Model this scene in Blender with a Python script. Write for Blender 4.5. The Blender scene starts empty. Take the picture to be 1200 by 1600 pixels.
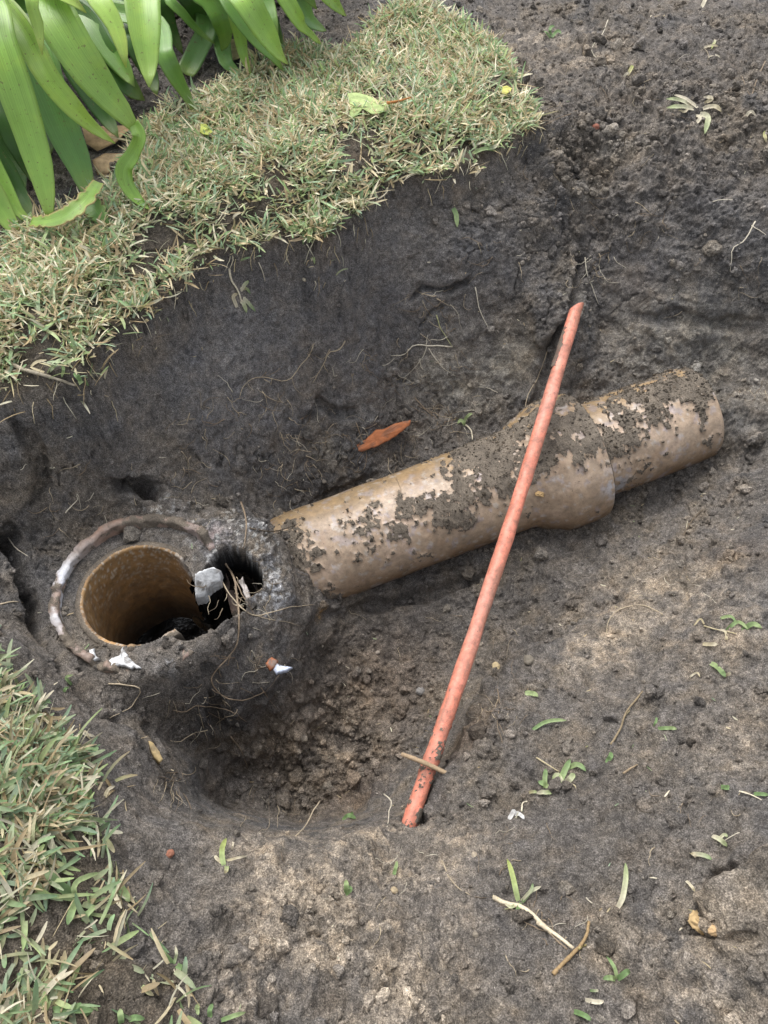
import bpy, math, random
import numpy as np
from mathutils import Vector, Matrix
from mathutils.bvhtree import BVHTree

# ------------------------------------------------------------------ camera, sky, sun, exposure
scene = bpy.context.scene
col = scene.collection
random.seed(7)
rng = np.random.default_rng(11)
CAM_H = 0.62
TILT = math.radians(34.0)          # angle of the view axis from straight down
F = 1202.0                         # focal length in pixels of the 1200x1600 photograph
cam_d = bpy.data.cameras.new('camera')
cam_d.sensor_fit = 'VERTICAL'; cam_d.sensor_height = 36.0; cam_d.lens = F / 1600.0 * 36.0
cam_d.clip_start = 0.01; cam_d.clip_end = 200.0
cam = bpy.data.objects.new('camera', cam_d); col.objects.link(cam)
cam.location = (0, 0, CAM_H); cam.rotation_euler = (TILT, 0, 0)
scene.camera = cam

SUN_EL = math.radians(62); SUN_AZ = math.radians(-28)      # azimuth from +Y towards +X
world = bpy.data.worlds.new('World'); scene.world = world; world.use_nodes = True
wn = world.node_tree; wn.nodes.clear()
sky = wn.nodes.new('ShaderNodeTexSky'); sky.sky_type = 'NISHITA'; sky.sun_disc = False
sky.sun_elevation = SUN_EL; sky.sun_rotation = SUN_AZ
sky.dust_density = 3.0; sky.air_density = 1.0
hs = wn.nodes.new('ShaderNodeHueSaturation'); hs.inputs['Saturation'].default_value = 0.24
bgn = wn.nodes.new('ShaderNodeBackground'); bgn.inputs['Strength'].default_value = 0.15
wo = wn.nodes.new('ShaderNodeOutputWorld')
wn.links.new(sky.outputs[0], hs.inputs['Color']); wn.links.new(hs.outputs[0], bgn.inputs[0])
wn.links.new(bgn.outputs[0], wo.inputs[0])
sl = bpy.data.lights.new('sun', 'SUN'); sl.energy = 1.25; sl.angle = math.radians(38); sl.color = (1.0, 0.965, 0.92)
sun = bpy.data.objects.new('sun', sl); col.objects.link(sun)
sd = Vector((math.sin(SUN_AZ) * math.cos(SUN_EL), math.cos(SUN_AZ) * math.cos(SUN_EL), math.sin(SUN_EL)))
sun.rotation_euler = sd.to_track_quat('Z', 'Y').to_euler()
scene.view_settings.view_transform = 'Standard'; scene.view_settings.look = 'None'
scene.view_settings.gamma = 1.0; scene.view_settings.use_curve_mapping = False
scene.view_settings.exposure = 0.93

# ------------------------------------------------------------------ helpers
ST, CT = math.sin(TILT), math.cos(TILT)
def ray(px, py):
    x = (px - 600.0) / F; y = (800.0 - py) / F
    return np.array([x, ST + y * CT, -CT + y * ST])
def Pd(px, py, d): return np.array([0, 0, CAM_H]) + d * ray(px, py)
def Pz(px, py, z):
    r = ray(px, py); return np.array([0, 0, CAM_H]) + (z - CAM_H) / r[2] * r
def depth_of(p): return p[1] * ST + (CAM_H - p[2]) * CT
def proj(p):
    v = np.asarray(p) - np.array([0, 0, CAM_H]); d = v[..., 1] * ST - v[..., 2] * CT
    return 600 + F * v[..., 0] / d, 800 - F * (v[..., 1] * CT + v[..., 2] * ST) / d
def sstep(a, b, x):
    t = np.clip((x - a) / (b - a), 0, 1); return t * t * (3 - 2 * t)

def h3(ix, iy, iz, seed):
    with np.errstate(over='ignore'):
        h = (ix.astype(np.uint32) * np.uint32(374761393)) ^ (iy.astype(np.uint32) * np.uint32(668265263)) ^ (iz.astype(np.uint32) * np.uint32(2147483647 - 58)) ^ np.uint32((seed * 974634777 + 12345) & 0xffffffff)
        h = (h ^ (h >> np.uint32(13))) * np.uint32(1274126177)
        h = (h ^ (h >> np.uint32(16))) * np.uint32(2246822519)
        h = h ^ (h >> np.uint32(15))
    return (h & np.uint32(0xffffff)).astype(np.float32) / np.float32(0xffffff)
def vnoise(P, seed=0):
    P = P.astype(np.float32); I = np.floor(P).astype(np.int64); f = P - I; u = f * f * f * (f * (f * 6 - 15) + 10)
    I = I.astype(np.int32); out = 0
    for dx in (0, 1):
        wx = u[..., 0] if dx else 1 - u[..., 0]
        for dy in (0, 1):
            wy = u[..., 1] if dy else 1 - u[..., 1]
            for dz in (0, 1):
                wz = u[..., 2] if dz else 1 - u[..., 2]
                out = out + wx * wy * wz * h3(I[..., 0] + dx, I[..., 1] + dy, I[..., 2] + dz, seed)
    return out * 2 - 1
ROT = np.array([[0.0, 0.8, 0.6], [-0.8, 0.36, -0.48], [-0.6, -0.48, 0.64]], np.float32)
def fbm(P, scale, octs=4, seed=0, gain=0.5):
    Q = P.astype(np.float32) / np.float32(scale) + 31.7; a = 1.0; s = 0; out = 0
    for o in range(octs):
        out = out + a * vnoise(Q, seed + o); s += a; a *= gain; Q = Q @ ROT.T * 2.03
    return out / s * 1.5
def worley(P, scale, seed=0):
    Q = P.astype(np.float32) / np.float32(scale) + 57.3; I = np.floor(Q).astype(np.int32); f = Q - I
    d1 = np.full(len(P), 9.0, np.float32); d2 = d1.copy(); idr = np.zeros(len(P), np.float32)
    for dx in (-1, 0, 1):
        for dy in (-1, 0, 1):
            for dz in (-1, 0, 1):
                X, Y, Z = I[:, 0] + dx, I[:, 1] + dy, I[:, 2] + dz
                r1 = h3(X, Y, Z, seed); r2 = h3(X, Y, Z, seed + 1); r3 = h3(X, Y, Z, seed + 2)
                d = (dx + r1 - f[:, 0]) ** 2 + (dy + r2 - f[:, 1]) ** 2 + (dz + r3 - f[:, 2]) ** 2
                n = d < d1; d2 = np.where(n, d1, np.minimum(d2, d)); idr = np.where(n, r1 * 0.7 + r3 * 0.3, idr); d1 = np.where(n, d, d1)
    return np.sqrt(d1), np.sqrt(d2), idr

def mesh_obj(name, V, Fq, mat=None, colors=None, smooth=True, parent=None, uv=None):
    V = np.asarray(V, np.float32).reshape(-1, 3)
    me = bpy.data.meshes.new(name)
    if isinstance(Fq, np.ndarray):
        n, k = Fq.shape
        me.vertices.add(len(V)); me.vertices.foreach_set('co', V.ravel())
        me.loops.add(n * k); me.loops.foreach_set('vertex_index', Fq.astype(np.int32).ravel())
        me.polygons.add(n); me.polygons.foreach_set('loop_start', np.arange(0, n * k, k, dtype=np.int32))
        me.polygons.foreach_set('loop_total', np.full(n, k, np.int32))
        me.update(calc_edges=True)
    else:
        me.from_pydata([tuple(v) for v in V.tolist()], [], Fq)
    me.polygons.foreach_set('use_smooth', np.full(len(me.polygons), smooth, bool))
    if colors is not None:
        a = me.color_attributes.new('tone', 'FLOAT_COLOR', 'POINT')
        c = np.ones((len(V), 4), np.float32); c[:, :3] = np.asarray(colors)[:, :3]
        if np.asarray(colors).shape[1] == 4: c[:, 3] = np.asarray(colors)[:, 3]
        a.data.foreach_set('color', c.ravel())
    if uv is not None:
        l = me.uv_layers.new(name='uv')
        li = np.zeros(len(me.loops), np.int32); me.loops.foreach_get('vertex_index', li)
        l.data.foreach_set('uv', np.asarray(uv, np.float32)[li].ravel())
    if mat: me.materials.append(mat)
    o = bpy.data.objects.new(name, me); col.objects.link(o)
    if parent: o.parent = parent
    return o
def recenter(o, p):
    """give a mesh thing an origin where it stands"""
    p = Vector([float(c) for c in p]); o.data.transform(Matrix.Translation(-p)); o.location = p; return o
def tag(o, label=None, cat=None, group=None, kind=None):
    if label: o['label'] = label
    if cat: o['category'] = cat
    if group: o['group'] = group
    if kind: o['kind'] = kind
    return o
def empty(name, p, label, cat, group=None):
    o = bpy.data.objects.new(name, None); col.objects.link(o); o.location = [float(c) for c in p]
    o.empty_display_size = 0.02
    return tag(o, label, cat, group)
def adopt(o, parent):
    """parent a mesh built in world coordinates to a thing"""
    o.data.transform(Matrix.Translation(-parent.location)); o.parent = parent; return o

def spline(pts, n):
    pts = np.asarray(pts, float); m = len(pts)
    if m == 2:
        t = np.linspace(0, 1, n)[:, None]; return pts[0] * (1 - t) + pts[1] * t
    E = np.vstack([2 * pts[0] - pts[1], pts, 2 * pts[-1] - pts[-2]])
    L = np.concatenate([[0], np.cumsum(np.linalg.norm(np.diff(pts[:, :3], axis=0), axis=1))])
    s = np.linspace(0, L[-1], n); out = []
    for v in s:
        i = min(max(np.searchsorted(L, v, 'right') - 1, 0), m - 2); t = (v - L[i]) / max(L[i + 1] - L[i], 1e-9)
        p0, p1, p2, p3 = E[i], E[i + 1], E[i + 2], E[i + 3]
        out.append(0.5 * ((2 * p1) + (-p0 + p2) * t + (2 * p0 - 5 * p1 + 4 * p2 - p3) * t * t + (-p0 + 3 * p1 - 3 * p2 + p3) * t ** 3))
    return np.array(out)
def tangents(C):
    T = np.gradient(C, axis=0); return T / np.maximum(np.linalg.norm(T, axis=1, keepdims=True), 1e-9)
def tube_arrays(C, R, sides=6, cap=True):
    C = np.asarray(C, float); n = len(C); R = np.broadcast_to(np.asarray(R, float), (n,))
    T = tangents(C); ref = np.array([0.3, 0.2, 1.0]); ref = ref / np.linalg.norm(ref)
    V = []
    for i in range(n):
        r = ref - T[i] * np.dot(ref, T[i])
        if np.linalg.norm(r) < 0.2: r = np.array([1.0, 0.1, 0]) - T[i] * np.dot([1.0, 0.1, 0], T[i])
        r /= np.linalg.norm(r); b = np.cross(T[i], r)
        for k in range(sides):
            a = 2 * math.pi * k / sides; V.append(C[i] + R[i] * (math.cos(a) * r + math.sin(a) * b))
    Fs = [(i * sides + k, i * sides + (k + 1) % sides, (i + 1) * sides + (k + 1) % sides, (i + 1) * sides + k) for i in range(n - 1) for k in range(sides)]
    if cap:
        Fs.append(tuple(reversed(range(sides)))); Fs.append(tuple(range((n - 1) * sides, n * sides)))
    return V, Fs
class MB:
    def __init__(s): s.V = []; s.F = []; s.C = []
    def add(s, V, Fs, c=(1, 1, 1)):
        b = len(s.V); s.V += [tuple(v) for v in V]; s.F += [tuple(b + i for i in f) for f in Fs]
        if isinstance(c, np.ndarray) and c.ndim == 2: s.C += [tuple(x) for x in c]
        else: s.C += [tuple(c)] * len(V)
    def tube(s, C, R, sides=5, c=(1, 1, 1)):
        V, Fs = tube_arrays(C, R, sides); s.add(V, Fs, c)
    def build(s, name, mat, parent=None, smooth=True): return mesh_obj(name, np.array(s.V), s.F, mat, np.array(s.C, np.float32), smooth, parent)

# ------------------------------------------------------------------ materials
def new_mat(name):
    m = bpy.data.materials.new(name); m.use_nodes = True; nt = m.node_tree; nt.nodes.clear()
    o = nt.nodes.new('ShaderNodeOutputMaterial'); b = nt.nodes.new('ShaderNodeBsdfPrincipled'); nt.links.new(b.outputs[0], o.inputs[0])
    return m, nt, b, o
def nd(nt, t, **kw):
    n = nt.nodes.new(t)
    for k, v in kw.items():
        if k in n.inputs: n.inputs[k].default_value = v
        else: setattr(n, k, v)
    return n
def mixc(nt, blend, fac, a, b):
    m = nt.nodes.new('ShaderNodeMix'); m.data_type = 'RGBA'; m.blend_type = blend
    for inp, v in ((m.inputs[0], fac), (m.inputs[6], a), (m.inputs[7], b)):
        if isinstance(v, bpy.types.NodeSocket): nt.links.new(v, inp)
        else: inp.default_value = v if not isinstance(v, tuple) else (*v[:3], 1)
    return m.outputs[2]
def ramp(nt, src, stops):
    r = nt.nodes.new('ShaderNodeValToRGB'); nt.links.new(src, r.inputs[0])
    while len(r.color_ramp.elements) < len(stops): r.color_ramp.elements.new(0.5)
    for e, (p, c) in zip(r.color_ramp.elements, stops):
        e.position = p; e.color = (c, c, c, 1) if not isinstance(c, tuple) else (*c, 1)
    return r.outputs[0]
def noise(nt, scale, detail=4, rough=0.6, vec=None, dist=0.0):
    n = nd(nt, 'ShaderNodeTexNoise'); n.inputs['Scale'].default_value = scale; n.inputs['Detail'].default_value = detail
    n.inputs['Roughness'].default_value = rough; n.inputs['Distortion'].default_value = dist
    if vec is not None: nt.links.new(vec, n.inputs['Vector'])
    return n.outputs[0]
def coords(nt):
    g = nt.nodes.new('ShaderNodeNewGeometry'); return g.outputs['Position']

def soil_mat(name, speck=True, bumpk=1.0):
    m, nt, b, o = new_mat(name)
    at = nd(nt, 'ShaderNodeAttribute', attribute_name='tone'); pos = coords(nt)
    n1 = noise(nt, 750, 3, 0.7, pos); n2 = noise(nt, 170, 5, 0.65, pos); n3 = noise(nt, 34, 4, 0.6, pos)
    c = mixc(nt, 'MULTIPLY', 1.0, at.outputs['Color'], ramp(nt, n1, [(0.30, 0.38), (0.5, 0.92), (0.68, 2.0)]))
    c = mixc(nt, 'MULTIPLY', 1.0, c, ramp(nt, n2, [(0.3, 0.58), (0.5, 1.0), (0.72, 1.5)]))
    c = mixc(nt, 'MULTIPLY', 1.0, c, ramp(nt, n3, [(0.3, (0.86, 0.88, 0.93)), (0.5, (1.0, 1.0, 1.0)), (0.72, (1.20, 1.13, 1.04))]))
    if speck:
        v = nd(nt, 'ShaderNodeTexVoronoi'); v.inputs['Scale'].default_value = 420; nt.links.new(pos, v.inputs['Vector'])
        sp = ramp(nt, v.outputs['Distance'], [(0.0, 1.0), (0.13, 1.0), (0.20, 0.0)])
        rn = nt.nodes.new('ShaderNodeSeparateColor'); nt.links.new(v.outputs['Color'], rn.inputs[0])
        pick = ramp(nt, rn.outputs[0], [(0.84, 0.0), (0.9, 0.75)])
        mm = nt.nodes.new('ShaderNodeMath'); mm.operation = 'MULTIPLY'; nt.links.new(sp, mm.inputs[0]); nt.links.new(pick, mm.inputs[1])
        c = mixc(nt, 'MIX', mm.outputs[0], c, (0.34, 0.31, 0.27))
    nt.links.new(c, b.inputs['Base Color'])
    b.inputs['Roughness'].default_value = 0.93; b.inputs['Specular IOR Level'].default_value = 0.25
    # wetter soil (alpha low) is glossier
    rr = nt.nodes.new('ShaderNodeMapRange'); rr.inputs['To Min'].default_value = 0.30; rr.inputs['To Max'].default_value = 0.93
    nt.links.new(at.outputs['Alpha'], rr.inputs['Value']); nt.links.new(rr.outputs[0], b.inputs['Roughness'])
    b1 = nd(nt, 'ShaderNodeBump'); b1.inputs['Strength'].default_value = 0.8 * bumpk; b1.inputs['Distance'].default_value = 0.0055
    nt.links.new(n2, b1.inputs['Height'])
    b2 = nd(nt, 'ShaderNodeBump'); b2.inputs['Strength'].default_value = 0.75 * bumpk; b2.inputs['Distance'].default_value = 0.0026
    nt.links.new(n1, b2.inputs['Height']); nt.links.new(b1.outputs[0], b2.inputs['Normal']); nt.links.new(b2.outputs[0], b.inputs['Normal'])
    return m
def attr_mat(name, rough=0.6, spec=0.4, transl=0.0, var=0.25, nscale=300, bump=0.3):
    m, nt, b, o = new_mat(name)
    at = nd(nt, 'ShaderNodeAttribute', attribute_name='tone'); pos = coords(nt)
    n = noise(nt, nscale, 4, 0.6, pos)
    c = mixc(nt, 'MULTIPLY', 1.0, at.outputs['Color'], ramp(nt, n, [(0.3, 1 - var), (0.7, 1 + var)]))
    nt.links.new(c, b.inputs['Base Color']); b.inputs['Roughness'].default_value = rough; b.inputs['Specular IOR Level'].default_value = spec
    bp = nd(nt, 'ShaderNodeBump'); bp.inputs['Strength'].default_value = bump; bp.inputs['Distance'].default_value = 0.001
    nt.links.new(n, bp.inputs['Height']); nt.links.new(bp.outputs[0], b.inputs['Normal'])
    if transl > 0:
        t = nt.nodes.new('ShaderNodeBsdfTranslucent'); nt.links.new(c, t.inputs[0])
        mx = nt.nodes.new('ShaderNodeMixShader'); mx.inputs[0].default_value = transl
        nt.links.new(b.outputs[0], mx.inputs[1]); nt.links.new(t.outputs[0], mx.inputs[2]); nt.links.new(mx.outputs[0], o.inputs[0])
    return m
def strap_mat():
    m, nt, b, o = new_mat('strap_leaf_green')
    at = nd(nt, 'ShaderNodeAttribute', attribute_name='tone'); tc = nt.nodes.new('ShaderNodeUVMap')
    mp = nt.nodes.new('ShaderNodeMapping'); nt.links.new(tc.outputs[0], mp.inputs[0]); mp.inputs['Scale'].default_value = (60, 2.2, 1)
    vein = noise(nt, 1.0, 3, 0.5, mp.outputs[0])
    mp2 = nt.nodes.new('ShaderNodeMapping'); nt.links.new(tc.outputs[0], mp2.inputs[0]); mp2.inputs['Scale'].default_value = (3, 6, 1)
    blot = noise(nt, 1.5, 4, 0.6, coords(nt)); blot2 = noise(nt, 30, 4, 0.6, coords(nt))
    c = mixc(nt, 'MULTIPLY', 1.0, at.outputs['Color'], ramp(nt, vein, [(0.3, 0.74), (0.7, 1.20)]))
    c = mixc(nt, 'MULTIPLY', 1.0, c, ramp(nt, blot2, [(0.3, (0.9, 0.92, 0.9)), (0.5, (1, 1, 1)), (0.75, (1.25, 1.12, 1.0))]))
    spots = noise(nt, 260, 2, 0.5, coords(nt))
    c = mixc(nt, 'MIX', ramp(nt, spots, [(0.66, 0.0), (0.72, 0.7)]), c, (0.20, 0.17, 0.06))
    nt.links.new(c, b.inputs['Base Color']); b.inputs['Roughness'].default_value = 0.32; b.inputs['Specular IOR Level'].default_value = 0.55
    bp = nd(nt, 'ShaderNodeBump'); bp.inputs['Strength'].default_value = 0.35; bp.inputs['Distance'].default_value = 0.0009
    nt.links.new(vein, bp.inputs['Height']); nt.links.new(bp.outputs[0], b.inputs['Normal'])
    t = nt.nodes.new('ShaderNodeBsdfTranslucent'); nt.links.new(c, t.inputs[0])
    mx = nt.nodes.new('ShaderNodeMixShader'); mx.inputs[0].default_value = 0.28
    nt.links.new(b.outputs[0], mx.inputs[1]); nt.links.new(t.outputs[0], mx.inputs[2]); nt.links.new(mx.outputs[0], o.inputs[0])
    return m
def pipe_mat(name, clean_rough=0.36):
    """glazed clay: tone rgb = glaze colour, alpha = how clean it is (0 = soil crust)"""
    m, nt, b, o = new_mat(name)
    at = nd(nt, 'ShaderNodeAttribute', attribute_name='tone'); pos = coords(nt)
    n1 = noise(nt, 700, 3, 0.7, pos); n2 = noise(nt, 120, 6, 0.7, pos); n3 = noise(nt, 26, 5, 0.65, pos, 0.4)
    g = mixc(nt, 'MULTIPLY', 1.0, at.outputs['Color'], ramp(nt, n2, [(0.28, 0.66), (0.5, 1.0), (0.75, 1.22)]))
    g = mixc(nt, 'MULTIPLY', 1.0, g, ramp(nt, n3, [(0.3, (0.80, 0.74, 0.70)), (0.5, (1, 1, 1)), (0.7, (1.16, 1.16, 1.24))]))
    d = mixc(nt, 'MULTIPLY', 1.0, mixc(nt, 'MIX', ramp(nt, noise(nt, 38, 5, 0.7, pos), [(0.35, 0.0), (0.65, 1.0)]), (0.115, 0.097, 0.078), (0.215, 0.180, 0.140)), ramp(nt, n1, [(0.3, 0.5), (0.5, 1.0), (0.72, 1.6)]))
    # thin film of dust and scratches over the glaze
    n4 = noise(nt, 48, 6, 0.72, pos, 0.6)
    fm = ramp(nt, n4, [(0.42, 0.05), (0.62, 0.80)])
    g2 = mixc(nt, 'MIX', fm, g, mixc(nt, 'MIX', 0.45, (0.15, 0.125, 0.095), g))
    pits = noise(nt, 420, 2, 0.5, pos)
    g2 = mixc(nt, 'MIX', ramp(nt, pits, [(0.68, 0.0), (0.74, 0.7)]), g2, (0.06, 0.045, 0.035))
    an = nt.nodes.new('ShaderNodeMath'); an.operation = 'MULTIPLY_ADD'; an.inputs[1].default_value = 0.9; nt.links.new(n1, an.inputs[0]); nt.links.new(at.outputs['Alpha'], an.inputs[2])
    an2 = nt.nodes.new('ShaderNodeMath'); an2.operation = 'MULTIPLY_ADD'; an2.inputs[1].default_value = 0.5; nt.links.new(n2, an2.inputs[0]); nt.links.new(an.outputs[0], an2.inputs[2])
    sb_ = nt.nodes.new('ShaderNodeMath'); sb_.operation = 'SUBTRACT'; sb_.inputs[1].default_value = 0.70; nt.links.new(an2.outputs[0], sb_.inputs[0])
    a = ramp(nt, sb_.outputs[0], [(0.40, 0.0), (0.54, 1.0)])
    nt.links.new(mixc(nt, 'MIX', a, d, g2), b.inputs['Base Color'])
    rr = nt.nodes.new('ShaderNodeMapRange'); rr.inputs['To Min'].default_value = 0.95; rr.inputs['To Max'].default_value = clean_rough
    nt.links.new(a, rr.inputs['Value'])
    ad = nt.nodes.new('ShaderNodeMath'); ad.operation = 'MULTIPLY_ADD'; ad.inputs[1].default_value = 0.3
    nt.links.new(fm, ad.inputs[0]); nt.links.new(rr.outputs[0], ad.inputs[2]); nt.links.new(ad.outputs[0], b.inputs['Roughness'])
    b.inputs['Specular IOR Level'].default_value = 0.5
    st = nt.nodes.new('ShaderNodeMapRange'); st.inputs['To Min'].default_value = 0.9; st.inputs['To Max'].default_value = 0.14
    nt.links.new(a, st.inputs['Value'])
    bp = nd(nt, 'ShaderNodeBump'); bp.inputs['Distance'].default_value = 0.002; nt.links.new(st.outputs[0], bp.inputs['Strength'])
    nt.links.new(n1, bp.inputs['Height'])
    bp2 = nd(nt, 'ShaderNodeBump'); bp2.inputs['Distance'].default_value = 0.003; bp2.inputs['Strength'].default_value = 0.25
    nt.links.new(n2, bp2.inputs['Height']); nt.links.new(bp.outputs[0], bp2.inputs['Normal']); nt.links.new(bp2.outputs[0], b.inputs['Normal'])
    return m
M_soil = soil_mat('garden_soil')
M_crumb = soil_mat('soil_crumbs', speck=False)
M_stone = attr_mat('pebble_stone', 0.85, 0.3, 0, 0.25, 350, 0.5)
M_blade = attr_mat('grass_blade', 0.55, 0.35, 0.3, 0.18, 260, 0.2)
M_root = attr_mat('root_fibre', 0.8, 0.25, 0.0, 0.25, 400, 0.4)
M_dry = attr_mat('dried_leaf', 0.75, 0.25, 0.15, 0.3, 120, 0.6)
M_strap = strap_mat()
M_pipe = pipe_mat('glazed_clay_pipe', 0.28)
M_riser = pipe_mat('riser_clay', 0.42)
M_cond = pipe_mat('orange_plastic_conduit', 0.42)
M_white = attr_mat('white_glaze_chip', 0.55, 0.4, 0, 0.35, 160, 0.6)
M_terra = attr_mat('terracotta_fired_clay', 0.85, 0.25, 0, 0.22, 130, 0.5)

# ------------------------------------------------------------------ the pit: base height from survey points
CP = """
0 420 0;0 560 0;100 560 0;150 500 0;250 450 0;350 378 0;450 350 0;550 310 0;650 262 0;750 215 0;815 185 0;300 250 0;500 150 0;650 100 0
600 30 0;400 60 0;200 100 0;0 100 0;0 614 -.03;100 617 -.03;168 562 -.03;218 512 -.03;300 443 -.03;400 405 -.03;500 390 -.03;570 350 -.03
640 314 -.03;720 296 -.03;790 250 -.03;855 212 -.02;900 20 0;1000 60 .01;1190 10 .02;1100 120 .01;1190 150 .015;950 150 -.01;1050 200 -.012;1150 230 -.012
900 280 -.06;1000 300 -.055;1100 320 -.05;1190 330 -.045;920 400 -.14;1000 420 -.135;1100 430 -.12;1190 400 -.09;1000 500 -.19;1100 505 -.17;1190 490 -.15
940 520 -.235;1000 570 -.24;1100 560 -.225;1190 560 -.20;900 600 -.26;960 590 -.25;1140 645 -.235;1190 640 -.22;1190 750 -.245;1130 725 -.295;1050 780 -.33
890 500 -.165;870 540 -.19;925 500 -.19;600 400 -.075;700 400 -.085;800 380 -.09;500 480 -.105;400 480 -.078;300 520 -.065;200 600 -.065;100 660 -.058;0 680 -.055;500 540 -.155;300 580 -.098
600 520 -.20;700 500 -.18;800 480 -.165;860 480 -.15;700 600 -.265;800 590 -.25;600 620 -.27;500 600 -.22;400 600 -.155;300 640 -.13;200 680 -.108;100 730 -.11;0 760 -.105
700 680 -.305;600 720 -.325;520 760 -.335;460 800 -.33;780 660 -.295;380 740 -.25;300 740 -.20;250 765 -.19;400 790 -.27
60 860 -.195;80 1000 -.20;150 780 -.175;250 785 -.18;340 820 -.19;110 900 -.198;120 960 -.20;160 1000 -.202;215 835 -.198;300 850 -.198;220 930 -.20
400 830 -.222;388 890 -.222;425 860 -.232;420 905 -.232;418 950 -.245;450 925 -.262;445 960 -.270;485 988 -.33;448 1012 -.295;405 1000 -.258;300 1050 -.225;230 1055 -.205;350 1075 -.265
150 1060 -.20;200 1115 -.22;300 1120 -.28;280 1170 -.32;550 985 -.385;650 945 -.375;750 912 -.355;850 865 -.345;950 830 -.335;500 1035 -.385
600 1050 -.40;700 1020 -.385;500 1120 -.42;420 1150 -.41;600 1150 -.43;650 1090 -.415;400 1220 -.44;500 1220 -.45;580 1220 -.44;480 1285 -.46;560 1262 -.45;340 1190 -.39;350 1260 -.43
130 1110 -.16;150 1200 -.12;210 1250 -.125;255 1285 -.14;300 1291 -.15;350 1297 -.16;450 1313 -.17;560 1306 -.19;620 1292 -.22;643 1280 -.258
230 1150 -.20;250 1200 -.21
300 1340 -.13;450 1360 -.14;600 1345 -.18;450 1450 -.11;600 1450 -.12;300 1450 -.09;400 1580 -.08;600 1590 -.08
0 1100 -.06;50 1200 -.05;80 1300 -.04;100 1400 -.03;100 1550 -.02;200 1500 -.04;0 1500 -.01;0 900 -.15;0 1000 -.10;30 950 -.175
705 1205 -.245;664 1262 -.258;772 1090 -.262;742 1150 -.250;850 1042 -.270;950 985 -.262;690 1110 -.400;742 1052 -.372;670 1180 -.41;820 1005 -.355;900 955 -.345;850 1100 -.235;1000 1000 -.25;1100 900 -.24;1190 880 -.20
900 905 -.335;1000 880 -.30;1050 830 -.30;900 1200 -.20;1000 1150 -.19;1150 1100 -.15;1190 1000 -.15;800 1250 -.22;750 1300 -.21;700 1330 -.20;900 1350 -.15
1000 1300 -.14;1150 1250 -.11;1190 1300 -.08;1100 1400 -.10;1000 1420 -.12;900 1450 -.12;750 1430 -.15;800 1580 -.10;1000 1550 -.08;1190 1500 -.055;1190 1420 -.045;1150 1400 -.065;1190 1340 -.055;1130 1480 -.075
"""
cps = []
for tok in CP.replace('\n', ';').split(';'):
    if tok.strip():
        a, b_, c_ = map(float, tok.split()); cps.append(Pz(a, b_, c_))
for x, y, z in [(-1.1, 1.9, 0), (0, 2.0, .01), (1.1, 1.9, .02), (-1.2, 1.0, 0), (1.3, 1.0, -.03), (-1.2, .3, 0), (1.2, .3, -.04), (-1, -.6, 0), (0, -.6, -.03), (1, -.6, -.03),
                (.85, .62, -.18), (-.75, .1, -.01), (.55, .0, -.04), (-.3, -.2, -.02), (.25, -.2, -.05), (-.8, .6, 0.0), (-.62, .42, -.05), (.9, 1.3, .01)]:
    cps.append(np.array([x, y, z]))
cps = np.array(cps)
CC = 0.009
def phi(r2): return np.sqrt(r2 + CC * CC)
n_ = len(cps); A = phi(((cps[:, None, :2] - cps[None, :, :2]) ** 2).sum(-1)); A[np.arange(n_), np.arange(n_)] -= 0.006
Pm = np.hstack([np.ones((n_, 1)), cps[:, :2]])
K = np.block([[A, Pm], [Pm.T, np.zeros((3, 3))]])
wgt = np.linalg.solve(K, np.concatenate([cps[:, 2], np.zeros(3)]))
GX0, GX1, GY0, GY1, GS = -1.3, 1.3, -0.7, 2.1, 0.005
gx = np.arange(GX0, GX1, GS); gy = np.arange(GY0, GY1, GS)
GXX, GYY = np.meshgrid(gx, gy); Zc = np.zeros(GXX.shape)
for i in range(n_): Zc += wgt[i] * phi((GXX - cps[i, 0]) ** 2 + (GYY - cps[i, 1]) ** 2)
Zc += wgt[n_] + wgt[n_ + 1] * GXX + wgt[n_ + 2] * GYY
def zbase(x, y):
    x = np.asarray(x, float); y = np.asarray(y, float)
    fx = np.clip((x - GX0) / GS, 0, len(gx) - 2.001); fy = np.clip((y - GY0) / GS, 0, len(gy) - 2.001)
    ix = fx.astype(int); iy = fy.astype(int); fx = fx - ix; fy = fy - iy
    z = (Zc[iy, ix] * (1 - fx) + Zc[iy, ix + 1] * fx) * (1 - fy) + (Zc[iy + 1, ix] * (1 - fx) + Zc[iy + 1, ix + 1] * fx) * fy
    far = sstep(0, 0.8, np.maximum(np.maximum(GX0 + .15 - x, x - GX1 + .15), np.maximum(GY0 + .15 - y, y - GY1 + .15)))
    return z * (1 - far)
def hitb(px, py):
    """where a sight line through a photo pixel meets the base surface"""
    r = ray(px, py); t = np.linspace(0.3, 3.0, 1400); p = np.array([0, 0, CAM_H]) + t[:, None] * r
    below = p[:, 2] < zbase(p[:, 0], p[:, 1]); k = int(np.argmax(below)); return p[k]

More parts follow.
